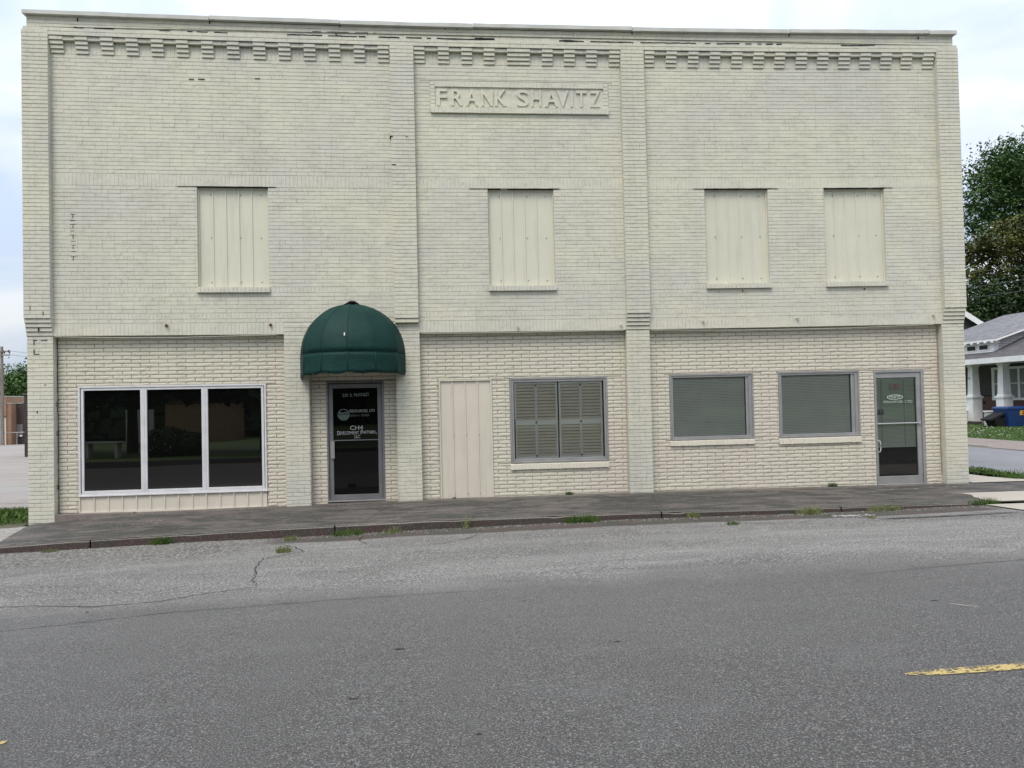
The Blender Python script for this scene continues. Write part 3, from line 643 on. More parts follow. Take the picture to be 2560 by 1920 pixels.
CR = [3.853,4.036,4.26,4.454,4.676,4.871,5.087,5.283,5.504,5.704,5.919,6.121,6.33,6.526,6.743,6.954,7.158,7.37,7.575,7.796,7.995,8.202,8.402,8.618,8.812,9.021,9.242,9.455]
for c in (CL, CM, CR):
    for i in range(0, len(c), 2): corbel(c[i], c[i+1])
# sealed upper openings: ribbed painted sheet metal in a folded trim
def ribbed(mb, x0, x1, z0, z1, y, ribs, mi=0, rw=.018, rh=.016, minor=True):
    xs = [x0]
    for r in ribs: xs += [r-rw, r-rw*.5, r+rw*.5, r+rw]
    xs.append(x1); ys = [y]
    for r in ribs: ys += [y, y-rh, y-rh, y]
    ys.append(y); n = 10; o = len(mb.v)
    for j in range(n+1):
        for a, b in zip(xs, ys): mb.v.append((a, b+noise.noise(Vector((a*1.6, 0, (z0+(z1-z0)*j/n)*1.3)))*.004, z0+(z1-z0)*j/n))
    k = len(xs)
    for j in range(n):
        for i in range(k-1): mb.f.append((o+j*k+i, o+j*k+i+1, o+(j+1)*k+i+1, o+(j+1)*k+i)); mb.m.append(mi)
scr = MB()
for k, (a, b, c, d) in enumerate(SEAL):
    fr = MB(); t = .022; y = .155
    for (p, q_, r, s) in [(a,a+t,c,d),(b-t,b,c,d),(a+t,b-t,d-.03,d)]: fr.bbox(p, q_, y, .25, r, s, .003)
    W = fr.build('sealed_window', M['panelp'], B, wf=warp)
    pm = MB(); wd = (b-a-2*t); ribs = [a+t+wd*f_ for f_ in ((.195,.385,.575,.765) if k == 0 else (.19,.375,.56,.75))]
    ribbed(pm, a+t, b-t, c, d-.03, .185, ribs); pm.build('metal_panel', M['panelp'], W, wf=warp)
    sm = MB(); z0 = 3.672; n = max(1, round((b-a+.03)/.0685))
    for i in range(n):
        xa = a-.015+(b-a+.03)*i/n; xb = a-.015+(b-a+.03)*(i+1)/n; yy = .052+rnd(-.002,.002); e = .0015
        sm.add([(xa+e,yy,z0+.004),(xb-e,yy,z0+.004),(xb-e,yy,z0+.092),(xa+e,yy,z0+.092),(xa+e,.20,z0+.004),(xb-e,.20,z0+.004),(xb-e,.20,z0+.104),(xa+e,.20,z0+.104)], [(0,1,2,3),(3,2,6,7),(1,0,4,5),(0,3,7,4),(1,5,6,2)])
    sm.build('sill', M['upper'], W, wf=warp)
    for zz in (c+.10, (c+d)/2, d-.12):
        for fx in (.165, .60, .90):
            x = a+t+wd*fx; MB().tube([(x,.188,zz),(x,.172,zz)], .008, 6).build('screw', M['rust'], W, wf=warp)
    # rusty lintel line running past the opening
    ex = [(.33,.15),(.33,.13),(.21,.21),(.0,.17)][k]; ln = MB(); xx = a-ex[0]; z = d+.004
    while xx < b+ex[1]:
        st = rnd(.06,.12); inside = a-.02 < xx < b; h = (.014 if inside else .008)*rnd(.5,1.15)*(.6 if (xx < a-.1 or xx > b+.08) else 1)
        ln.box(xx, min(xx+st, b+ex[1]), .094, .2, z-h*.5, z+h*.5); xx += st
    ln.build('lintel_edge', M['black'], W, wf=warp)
# name plaque
pq = MB()
courses(pq, .02, 3.08, [(7.385,7.49,'v')], .085, ends=(1,1), endy=.13); courses(pq, -.06, 3.17, [(6.905,7.01,'v')], .060, ends=(1,1), endy=.13)
courses(pq, -.06, .02, rows_(7.01,7,.0685), .092, ends=(1,1), endy=.13); courses(pq, 3.08, 3.17, rows_(7.01,7,.0685), .092, ends=(1,1), endy=.13)
pq.quad((-.07,.118,6.90),(3.18,.118,6.90),(3.18,.118,7.50),(-.07,.118,7.50)); pq.quad((-.06,.064,6.905),(3.17,.064,6.905),(3.17,.13,6.905),(-.06,.13,6.905))
pq.quad((.02,.09,7.385),(3.08,.09,7.385),(3.08,.13,7.385),(.02,.13,7.385)); pq.quad((-.06,.064,7.01),(3.17,.064,7.01),(3.17,.13,7.01),(-.06,.13,7.01))
# stippled stucco field
n1, n2 = 220, 28; o = len(pq.v)
for j in range(n2+1):
    for i in range(n1+1):
        x = .02+3.06*i/n1; z = 7.01+.375*j/n2; pq.v.append((x, .116-abs(noise.noise(Vector((x*22, 0, z*22))))*.008, z))
for j in range(n2):
    for i in range(n1): a = o+j*(n1+1)+i; pq.f.append((a, a+1, a+n1+2, a+n1+1)); pq.m.append(0)
PQ = pq.build('name_plaque', M['upper'], B, wf=warp)
def text_mesh(txt, x0, x1, zb, zt, y, ext=.0, off=.0, bevel=0):
    cu = bpy.data.curves.new('t', 'FONT'); cu.body = txt; cu.size = 1; cu.extrude = 0; cu.offset = off; cu.fill_mode = 'FRONT'; cu.resolution_u = 4
    ob = bpy.data.objects.new('t', cu); me = bpy.data.meshes.new_from_object(ob)
    vs = [tuple(v.co) for v in me.vertices]; fs = [tuple(p.vertices) for p in me.polygons]; ed = {}
    for f in fs:
        for a, b in zip(f, f[1:]+f[:1]): ed[(a, b)] = 1
    rim = [e for e in ed if (e[1], e[0]) not in ed]
    mx0, mx1 = min(v[0] for v in vs), max(v[0] for v in vs); my0, my1 = min(v[1] for v in vs), max(v[1] for v in vs)
    P = [(x0+(v[0]-mx0)/(mx1-mx0)*(x1-x0), zb+(v[1]-my0)/(my1-my0)*(zt-zb)) for v in vs]
    bpy.data.objects.remove(ob); bpy.data.curves.remove(cu); bpy.data.meshes.remove(me)
    n = len(P); V = [(p[0], y-ext, p[1]) for p in P]; Fc = list(fs)
    if ext > 0:
        V += [(p[0], y, p[1]) for p in P]; Fc += [(b, a, a+n, b+n) for a, b in rim]
    return V, Fc
lt = MB()
for ch, a, b in zip('FRANKSHAVITZ', [.054,.315,.574,.853,1.099,1.492,1.755,2.005,2.225,2.479,2.575,2.835], [.235,.515,.79,1.055,1.31,1.70,1.935,2.245,2.435,2.515,2.77,3.02]):
    V, Fc = text_mesh(ch, a, b, 7.045, 7.345, .114, .030, .010); lt.add(V, Fc)
    if b in (1.31, 3.02): lt.build('lettering', M['upper'], PQ, wf=warp); lt = MB()
# open joints and cracks in the brickwork
cx = MB()
def crk(pts, t):
    for (x, z, w_) in pts: cx.box(x, x+w_, t[0]-.006, t[0]+.03, z-t[1]*rnd(.3,.65), z+t[1]*rnd(.3,.65))
def run(x0, x1, z, y, h, p=.9):
    x = x0
    while x < x1:
        s = rnd(.05,.13)
        if random.random() < p: crk([(x, z+rnd(-.003,.003), s)], (y, h*rnd(.3,.85)))
        x += s
run(-6.1,-5.45,8.222,.0,.010); run(-5.2,-3.0,8.222,0,.004,.5); run(-2.6,-1.35,8.222,0,.014,.85); run(-1.3,.75,8.222,0,.020); run(.75,1.02,8.235,0,.042,1)
run(2.28,2.6,8.228,0,.036,1); run(2.6,6.4,8.222,0,.014,.9); run(7.6,8.25,8.21,0,.02,1); run(-2.1,-1.0,8.30,.024,.006,.7)
for (x, z, w_, h) in [(-4.24,7.42,.09,.008),(-4.08,7.422,.11,.012),(-3.12,7.46,.09,.007),(-.79,6.43,.055,.014),(-.50,6.43,.02,.014),(-.76,5.93,.07,.009),(-5.2,.0,0,0),(5.6,3.60,.012,.05),(7.95,3.61,.02,.03)]:
    if w_: cx.box(x, x+w_, YU-.012 if x < -1 or x > 1 else -.01, YU+.03, z, z+h)
for i, z in enumerate([5.03,4.92,4.855,4.745,4.675,4.565,4.50,4.39,4.30]):     # stitched row of dark joints at the left
    cx.box(-6.235+rnd(0,.02), -6.14+rnd(-.02,0), YU-.003, YU+.02, z-.004, z+.003)
    if i % 2 == 0: cx.box(-6.193, -6.183, YU-.003, YU+.02, z-.07, z)
for (x, z, w_, h) in [(-6.85,3.375,.010,.06),(-6.64,3.29,.012,.06),(-6.745,3.02,.014,.055)]:
    if w_: cx.box(x, x+w_, -.006+(.05 if z < 3.2 else 0), .08, z, z+h)
for (x, z, w_, h) in [(-6.84,2.79,.012,.085),(-6.83,2.865,.04,.01),(-6.72,2.865,.10,.012),(-6.84,2.63,.012,.09),(-6.83,2.63,.08,.01),(-6.67,2.10,.012,.02),(-6.80,1.63,.012,.04)]:
    cx.box(x, x+w_, .092, .12, z, z+h)
for x, z in [(-3.86,8.37),(-1.63,8.38),(-1.70,8.22),(9.14,8.34),(.22,8.40),(.43,8.40),(3.62,8.37),(6.6,8.37),(-6.05,8.34)]: cx.box(x, x+.016, .016, .06, z, z+.05)
wall.add(cx.v, cx.f, 1); wall.build('upper_wall', [M['upper'], M['black']], B, wf=warp)

# ------------------------------------------------------------------ street level
YI = .25
W1 = (-6.195,-3.04,-.088,2.08); W2 = (1.26,3.05,.54,2.095); W3 = (4.22,5.81,.875,2.10); W4 = (6.30,7.88,.867,2.10); D2 = (8.175,9.16,-.14,2.095); PD = (-.018,.935,-.10,2.082)
def infill(x0, x1, zb, holes):
    mb = MB(); n = round((2.94-zb)/.0677); h = (2.94-zb)/n
    courses(mb, x0, x1, rows_(zb, n, h), YI, holes, L_=.305, style='rock', headers=0, jitter=.003)
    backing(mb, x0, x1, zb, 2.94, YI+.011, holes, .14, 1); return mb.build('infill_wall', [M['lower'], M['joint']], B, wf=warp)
infill(-6.53,-2.69,-.10,[W1]); infill(-.345,3.40,-.115,[W2,PD]); infill(3.83,9.475,-.12,[W3,W4,D2])
# block around the awning door: two flush piers with a recess between
dw = MB(); hole = (-2.268,-.765,-.2,2.45)
n = round((3.116+.12)/.0681); courses(dw, -2.69, -.338, rows_(-.12, n, (3.116+.12)/n), .098, [hole], style='pier', ends=(1,1), endy=.26, headers=.3)
backing(dw, -2.69, -.338, -.12, 3.116, .108, [(-2.268,-.765,-.2,2.45)], .2); dw.build('doorway_wall', M['upper'], B, wf=warp)
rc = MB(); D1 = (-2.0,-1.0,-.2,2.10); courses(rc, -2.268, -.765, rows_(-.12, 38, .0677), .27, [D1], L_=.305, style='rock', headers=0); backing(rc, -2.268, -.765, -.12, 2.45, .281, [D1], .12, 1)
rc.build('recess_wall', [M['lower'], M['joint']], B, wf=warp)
# concrete footing at the left
ft = MB(); ft.add([(-6.53,.07,-.30),(-5.25,.07,-.20),(-5.25,.07,-.105),(-6.50,.07,-.098),(-6.53,.30,-.30),(-5.25,.30,-.20),(-5.25,.30,-.105),(-6.50,.30,-.098)], [(0,1,2,3),(3,2,6,7),(0,3,7,4)])
ft.build('footing', simple('footing_concrete', (.17,.145,.13), .9, .2, 6, bmp=.5), B)
# window frames
def frame_rect(mb, x0, x1, z0, z1, w_, y0, y1, b=.004, bot=None, top=None, right=None, left=None):
    bo = bot or w_; to = top or w_; ri = right or w_; le = left or w_
    mb.bbox(x0, x0+le, y0, y1, z0, z1, b); mb.bbox(x1-ri, x1, y0, y1, z0, z1, b)
    mb.bbox(x0+le, x1-ri, y0, y1, z1-to, z1, b); mb.bbox(x0+le, x1-ri, y0, y1, z0, z0+bo, b)
def pane(mb, x0, x1, z0, z1, y, tilt=0):
    dz = (z1-z0)*tilt; mb.quad((x0,y+dz,z0),(x1,y+dz,z0),(x1,y,z1),(x0,y,z1)); return mb
# 1. triple display window over a sheet metal kick panel
a, b, c, d = W1; zs = .198
fr = MB(); frame_rect(fr, a, b, zs, d, .032, .235, .36); 
for (p, q_) in [(-6.163,-5.115),(-5.115,-4.09),(-4.09,-3.072)]:
    frame_rect(fr, p+.012, q_-.012, zs+.034, d-.034, .042, .248, .36); fr.bbox(q_-.012, q_+.012, .244, .36, zs+.034, d-.034, .002) if q_ < -3.5 else None
fr.bbox(a-.01, b+.01, .225, .30, zs-.02, zs+.004, .003)
Wn = fr.build('display_window', M['whitef'], B, wf=warp)
for (p, q_) in [(-6.098,-5.175),(-5.055,-4.15),(-4.028,-3.117)]:
    pane(MB(), p-.012, q_+.012, .26, 1.985, .280, -.008).build('pane', M['glassd'], Wn, wf=warp)
kp = MB(); ribbed(kp, a+.02, b-.01, -.13, zs-.02, .262, [-5.949+.2335*i for i in range(13)], rw=.02, rh=.018)
kp.bbox(a, a+.02, .24, .30, -.13, zs-.02, .002); kp.bbox(a, b, .244, .262, -.13, -.08, .002); kp.build('kick_panel', M['paneln'], Wn, wf=warp)
# 2. sealed doorway panel
fr = MB(); a, b, c, d = PD
for (p, q_, r, s) in [(a,a+.025,c,d),(b-.025,b,c,d),(a+.025,b-.025,d-.02,d)]: fr.bbox(p, q_, .232, .32, r, s, .003)
Wn = fr.build('sealed_doorway', M['panelp'], B, wf=warp)
pm = MB(); ribbed(pm, a+.025, b-.025, c, d-.02, .262, [.225,.453,.676]); pm.build('metal_panel', M['paneln'], Wn, wf=warp)
for z in (.02, 1.08):
    for x in (.24,.468,.69): MB().tube([(x,.258,z),(x,.243,z)], .007, 6).build('screw', M['rust'], Wn, wf=warp)
def rowlock_sill(x0, x1, z0, z1, par):
    sm = MB(); n = round((x1-x0)/.066)
    for i in range(n):
        xa = x0+(x1-x0)*i/n; xb = x0+(x1-x0)*(i+1)/n; yy = .210+rnd(-.004,.004); e = .001; dz = rnd(-.003,.003)
        sm.add([(xa+e,yy,z0+dz),(xb-e,yy,z0+dz),(xb-e,yy+.006,z1-.02+dz),(xa+e,yy+.006,z1-.02+dz),(xa+e,.30,z0),(xb-e,.30,z0),(xb-e,.30,z1+.01),(xa+e,.30,z1+.01)], [(0,1,2,3),(3,2,6,7),(1,0,4,5),(0,3,7,4),(1,5,6,2)])
    sm.build('sill', M['lower'], par, wf=warp)
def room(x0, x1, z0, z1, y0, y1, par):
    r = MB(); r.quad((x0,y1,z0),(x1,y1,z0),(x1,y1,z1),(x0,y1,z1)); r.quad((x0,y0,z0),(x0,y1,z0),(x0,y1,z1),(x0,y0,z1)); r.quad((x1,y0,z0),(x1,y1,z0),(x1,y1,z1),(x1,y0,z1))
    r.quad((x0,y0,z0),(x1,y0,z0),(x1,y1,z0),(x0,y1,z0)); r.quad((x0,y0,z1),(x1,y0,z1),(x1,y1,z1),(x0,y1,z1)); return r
# 3. shuttered window
a, b, c, d = W2
fr = MB(); frame_rect(fr, a, b, c, d, .03, .236, .40); frame_rect(fr, a+.03, b-.03, c+.03, d-.03, .045, .252, .40, right=.035, left=.04)
Wn = fr.build('shuttered_window', M['alu'], B, wf=warp)
room(a, b, c, d, .38, 1.2, Wn).build('interior', M['dark'], Wn, wf=warp)
pane(MB(), a+.075, b-.065, c+.07, d-.07, .275).build('pane', M['glassc'], Wn, wf=warp)
for (p, q_) in [(1.345,2.135),(2.160,2.965)]:
    sf = MB(); m_ = (p+q_)/2
    for (u0, u1) in [(p,p+.035),(m_-.022,m_-.002),(m_+.002,m_+.022),(q_-.035,q_)]: sf.bbox(u0, u1, .305, .335, .60, 2.02, .002)
    for (v0, v1) in [(.60,.655),(1.225,1.325),(1.975,2.02)]:
        sf.bbox(p+.035, m_-.022, .306, .334, v0, v1, .002); sf.bbox(m_+.022, q_-.035, .306, .334, v0, v1, .002)
    SF = sf.build('shutter', M['shutterf'], Wn, wf=warp)
    lv = MB()
    for (u0, u1) in [(p+.035,m_-.022),(m_+.022,q_-.035)]:
        for (v0, v1, nn) in [(.655,1.225,10),(1.325,1.975,11)]:
            h = (v1-v0)/nn
            for i in range(nn):
                z = v0+i*h; lv.add([(u0,.308,z+.004),(u1,.308,z+.004),(u1,.336,z+h*.80),(u0,.336,z+h*.80),(u0,.313,z+.0),(u1,.313,z+.0)], [(0,1,2,3),(5,1,0,4)])
    lv.quad((p+.03,.345,.64),(q_-.03,.345,.64),(q_-.03,.345,2.0),(p+.03,.345,2.0)); lv.build('louver', M['shutter'], SF, wf=warp)
    for z in (.66,1.275,1.955): MB().bbox(m_-.016, m_+.016, .298, .308, z-.02, z+.02, .002).build('hinge', M['aluD'], SF, wf=warp)
MB().box(b-.068, b-.052, .262, .30, c+.06, d-.2).build('rusty_channel', M['rust'], Wn, wf=warp); MB().box(a+.082, a+.094, .285, .30, c+.08, c+.8).build('rusty_channel', M['rust'], Wn, wf=warp)
rowlock_sill(1.245, 3.05, .425, .535, Wn)
# 4-5. two blind-covered windows
for (a, b, c, d), (g0, g1) in ((W3, (4.285,5.675)), (W4, (6.36,7.73))):
    fr = MB(); frame_rect(fr, a, b, c, d, .028, .236, .42); frame_rect(fr, a+.028, b-.028, c+.028, d-.028, .035, .25, .42, right=.055, left=.035)
    fr.bbox(g1+.0, b-.083, .27, .42, c+.063, d-.063, .003)
    Wn = fr.build('window', M['alu'], B, wf=warp)
    room(a, b, c, d, .40, 1.2, Wn).build('interior', M['dark'], Wn, wf=warp)
    pane(MB(), g0, g1+.005, c+.06, d-.06, .285, .008).build('pane', M['glassc'], Wn, wf=warp)
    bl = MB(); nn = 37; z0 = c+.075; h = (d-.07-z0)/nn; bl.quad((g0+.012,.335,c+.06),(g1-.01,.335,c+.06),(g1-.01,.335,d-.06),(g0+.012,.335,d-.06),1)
    for i in range(nn):
        z = z0+i*h; s_ = noise.noise(Vector((a, i*.15, 0)))*.003
        bl.add([(g0+.012,.308,z+.002+s_),(g1-.01,.308,z+.002-s_),(g1-.01,.328,z+h*.90),(g0+.012,.328,z+h*.90)], [(0,1,2,3)])
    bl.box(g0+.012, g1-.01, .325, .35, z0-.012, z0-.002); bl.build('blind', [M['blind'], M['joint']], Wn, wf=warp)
    rowlock_sill(a-.02, b+.0, .772 if a < 5 else .75, .875 if a < 5 else .862, Wn)
# 6. awning door
def door_leaf(x0, x1, z0, z1, y, wl, wr, wt, wb, mid=None):
    mb = MB(); mb.bbox(x0, x0+wl, y, y+.045, z0, z1, .003); mb.bbox(x1-wr, x1, y, y+.045, z0, z1, .003)
    mb.bbox(x0+wl, x1-wr, y+.001, y+.045, z1-wt, z1, .003); mb.bbox(x0+wl, x1-wr, y+.001, y+.045, z0, z0+wb, .003)
    if mid: mb.bbox(x0+wl, x1-wr, y+.014, y+.03, mid[0], mid[1], .002)
    return mb
fr = MB(); frame_rect(fr, -2.005, -.99, -.05, 2.095, .03, .268, .37, bot=.012, right=.045)
lf = door_leaf(-1.972, -1.040, -.030, 2.05, .30, .075, .072, .078, .095, (1.028,1.046)); fr.add(lf.v, lf.f)
DR = fr.build('glass_door', M['aluD'], B, wf=warp); DR['label'] = 'dark glass door with white lettering under the green awning'
pane(MB(), -1.90, -1.11, .06, 1.98, .318).build('pane', M['glassdoor'], DR, wf=warp)
hd = MB(); hd.bbox(-1.945, -1.875, .262, .275, .72, 1.03, .003); hd.box(-1.92, -1.90, .275, .30, .76, .80); hd.box(-1.92, -1.90, .275, .30, .95, .99); hd.tube([(-1.935,.30,1.18),(-1.935,.288,1.18)], .012, 8)
hd.build('pull_handle', M['alu'], DR, wf=warp)
th = MB(); th.bbox(-2.0, -1.0, .262, .33, -.06, -.034, .003); th.build('threshold', M['alu'], DR, wf=warp)
# lettering on the glass: pixel positions measured on the pane (x 140..1275 -> -1.883..-1.112, y 105..1440 -> 1.952..1.04)
TX = lambda p: -1.883+(p-140)/(1275-140)*.771
TZ = lambda p: 1.952-(p-105)/(1440-105)*.912
def tx(m, *words):
    for wd in words:
        mb = MB()
        for (s, x0, x1, y0, y1) in (wd if isinstance(wd, list) else [wd]):
            V, Fc = text_mesh(s, TX(x0), TX(x1), TZ(y1), TZ(y0), .3172, 0, .004); mb.add(V, Fc)
        mb.build('lettering', m, DR, wf=warp)
tx(M['vinylf'], ('520', 368, 515, 218, 300), ('S.', 560, 625, 218, 295), [('M', 668, 735, 212, 292), ('c', 738, 768, 240, 292), ('KINLEY', 775, 1068, 205, 290)])
tx(M['vinylm'], ('RESOURCES,', 545, 1028, 640, 725), ('LTD', 1065, 1198, 640, 712))
tx(M['vinyld'], ('KEVIN', 550, 722, 770, 828), ('W.', 752, 808, 770, 826), ('REIMER', 850, 1062, 766, 822))
tx(M['vinyl'], ('CH4', 552, 885, 1065, 1175))
tx(M['vinyl'], [('D', 218, 275, 1200, 1305), ('EVELOPMENT', 280, 778, 1210, 1295)], [('P', 825, 880, 1190, 1295), ('ARTNERS', 882, 1210, 1205, 1285), (',', 1222, 1242, 1265, 1300)])
tx(M['vinyl'], ('LLC.', 665, 825, 1310, 1398))
# round emblem: ring, word and water stripes
em = MB(); ccx, ccz = TX(388), TZ(770); ro = (TX(538)-TX(240))/2
ring = 40
for i in range(ring):
    t0, t3 = 2*pi*i/ring, 2*pi*(i+1)/ring
    em.add([(ccx+cos(t0)*ro,.3172,ccz+sin(t0)*ro),(ccx+cos(t3)*ro,.3172,ccz+sin(t3)*ro),(ccx+cos(t3)*ro*.92,.3172,ccz+sin(t3)*ro*.92),(ccx+cos(t0)*ro*.92,.3172,ccz+sin(t0)*ro*.92)], [(0,1,2,3)])
V, Fc = text_mesh('FINITE', TX(275), TX(500), TZ(768), TZ(702), .3172, 0, .004); em.add(V, Fc)
for k, (p, h) in enumerate([(785,9),(803,10),(826,12),(852,13),(878,12)]):
    zc = TZ(p); hw = sqrt(max(0, ro*ro*.85-(zc-ccz)**2)); hh = h/1335*.912/2; em.quad((ccx-hw,.3170,zc-hh),(ccx+hw,.3170,zc-hh),(ccx+hw,.3170,zc+hh),(ccx-hw,.3170,zc+hh))
em.build('emblem', M['vinylf'], DR, wf=warp)
# 7. right hand door
a, b, c, d = D2
fr = MB(); frame_rect(fr, a+.002, b-.002, -.10, d, .03, .24, .42, bot=.03, right=.05, top=.05)
lf = door_leaf(8.20, 9.105, -.07, 2.04, .262, .03, .085, .095, .15); fr.add(lf.v, lf.f)
DR = fr.build('glass_door', M['alu'], B, wf=warp); DR['label'] = 'aluminium glass door with pale blind and push bar near the right corner'
room(a, b, -.1, d, .40, 1.6, DR).build('interior', M['dark'], DR, wf=warp)
pane(MB(), 8.225, 9.03, .07, 1.955, .285, .004).build('pane', M['glassc'], DR, wf=warp)
bl = MB(); nn = 52; z0 = .635; h = (1.915-z0)/nn
for i in range(nn):
    z = z0+i*h; bl.add([(8.235,.318,z+.001),(9.02,.318,z+.001),(9.02,.334,z+h*.90),(8.235,.334,z+h*.90)], [(0,1,2,3)])
bl.box(8.235, 9.02, .314, .336, z0-.014, z0-.002); bl.box(8.235, 9.02, .312, .34, 1.915, 1.94)
for x in (8.345, 8.80): bl.box(x-.003, x+.003, .3145, .3165, z0, 1.92, 1)
bl.build('blind', [simple('door_blind', (.62,.68,.57), .5, .04, 3, bmp=0), M['aluD']], DR, wf=warp)
pbm = MB(); pbm.tube([(8.215,.235,1.078),(9.06,.235,1.078)], .014, 8); pbm.box(8.205, 8.235, .235, .262, 1.06, 1.10); pbm.box(9.03, 9.07, .228, .262, 1.055, 1.105); pbm.build('push_bar', simple('bright_aluminium', (.40,.41,.42), .35, .05, 5, metal=.3), DR, wf=warp)
ph = MB(); ph.tube([(8.215,.262,.76),(8.235,.215,.75),(8.245,.21,.70),(8.245,.21,.60),(8.235,.215,.55),(8.215,.262,.54)], .011, 8); ph.build('pull_handle', simple('handle_metal', (.55,.56,.58), .35, .05, 5, metal=.3), DR, wf=warp)
stk = MB(); stk.quad((8.235,.2805,1.255),(8.365,.2805,1.255),(8.365,.2805,1.345),(8.235,.2805,1.345)); stk.build('sticker', M['sticker'], DR, wf=warp)
sk = MB(); 
for i, z in enumerate((1.325,1.30,1.28)): sk.box(8.29, 8.35-.01*i, .2785, .2795, z, z+.008)
for i in range(12):
    t0 = 2*pi*i/12; sk.box(8.262+cos(t0)*.018, 8.266+cos(t0)*.018, .2785, .2795, 1.298+sin(t0)*.018, 1.302+sin(t0)*.018)
sk.build('sticker_print', M['vinyld'], DR, wf=warp)
t3_ = MB(); V, Fc = text_mesh('520', 8.512, 8.70, 1.735, 1.83, .2795, 0, .012); t3_.add(V, Fc); t3_.build('lettering', M['redv'], DR, wf=warp)
t4 = MB(); ox, oz = 8.60, 1.575; 
for i in range(32):
    t0, t5 = 2*pi*i/32, 2*pi*(i+1)/32
    t4.add([(ox+cos(t0)*.165,.2795,oz+sin(t0)*.05),(ox+cos(t5)*.165,.2795,oz+sin(t5)*.05),(ox+cos(t5)*.14,.2795,oz+sin(t5)*.037),(ox+cos(t0)*.14,.2795,oz+sin(t0)*.037)], [(0,1,2,3)])
V, Fc = text_mesh('FINITE', ox-.11, ox+.11, oz-.026, oz+.026, .2795, 0, .02); t4.add(V, Fc)
FV = simple('faint_white_vinyl', (.36,.42,.37), .6, .1, 20, bmp=0); t4.build('emblem', FV, DR, wf=warp)
for wd_, xa_, xb_ in (('RESOURCES,', 8.37, 8.76), ('LTD', 8.80, 8.94)): V, Fc = text_mesh(wd_, xa_, xb_, 1.46, 1.51, .2795, 0, .01); MB().add(V, Fc).build('lettering', FV, DR, wf=warp)
shf = MB(); 
for (x0, x1, z0, z1) in [(8.28,8.30,-.05,.6),(8.48,8.50,-.05,.6),(8.30,8.48,.16,.18),(8.30,8.48,.36,.38)]: shf.box(x0, x1, .7, .74, z0, z1)
shf.build('shelf', simple('shelf_grey', (.10,.10,.10), .6), DR, wf=warp)
# cables, anchors
for pts in ([(-6.5,.095,2.925),(-5.6,.09,2.905),(-4.4,.09,2.90),(-2.8,.095,2.93)], [(-.3,.095,2.925),(1.2,.09,2.918),(3.35,.095,2.93)], [(3.85,.095,2.925),(5.5,.085,2.895),(7.6,.085,2.895),(9.3,.095,2.93)]):
    MB().tube(pts, .006, 5).build('cable', M['wireL'], B, wf=warp)
cb = MB(); cb.tube([(-6.515+rnd(-.006,.006), .225, 2.9-.15*i) for i in range(21)], .006, 5)
for z in (1.78,1.28,.36): cb.tube([(-6.525+.028*cos(t*.7), .20, z+.028*sin(t*.7)) for t in range(10)], .008, 5)
cb.build('cable', M['black'], B, wf=warp)
cb = MB(); cb.tube([(9.455+rnd(-.006,.006), .228, 2.85-.17*i) for i in range(17)], .007, 5); cb.build('cable', simple('painted_conduit', (.30,.22,.18), .7), B, wf=warp)
for (x, z) in [(-4.659,3.09),(-2.909,3.088),(1.415,3.002),(3.3,3.013),(4.832,3.059),(6.634,3.081),(9.305,3.093)]:
    am = MB(); zz = z+.02; am.tube([(x,.11,zz),(x,.075,zz)], .022, 10); am.tube([(x+.02*cos(t*.8), .065, zz-.012+.02*sin(t*.8)) for t in range(9)], .006, 5)
    am.build('wall_anchor', M['upper'] if x > 0 else M['rust'], B, wf=warp)
# body of the building behind the front
bd = MB(); X0, X1, Y1 = -6.90, 9.86, 24
bd.quad((X0,.3,-.6),(X0,.3,8.4),(X0,Y1,8.0),(X0,Y1,-1.0)); bd.quad((X1,.3,8.4),(X1,.3,-.6),(X1,Y1,-.6),(X1,Y1,8.0)); bd.quad((X1,Y1,-1),(X0,Y1,-1),(X0,Y1,8),(X1,Y1,8))
bd.build('side_wall', M['sidewall'], B)
rf = MB(); rf.quad((X0,.35,7.9),(X1,.35,7.9),(X1,Y1,7.6),(X0,Y1,7.6)); rf.quad((X0,.36,7.9),(X0,.36,8.40),(X1,.36,8.40),(X1,.36,7.9)); rf.build('roof', M['roofd'], B)
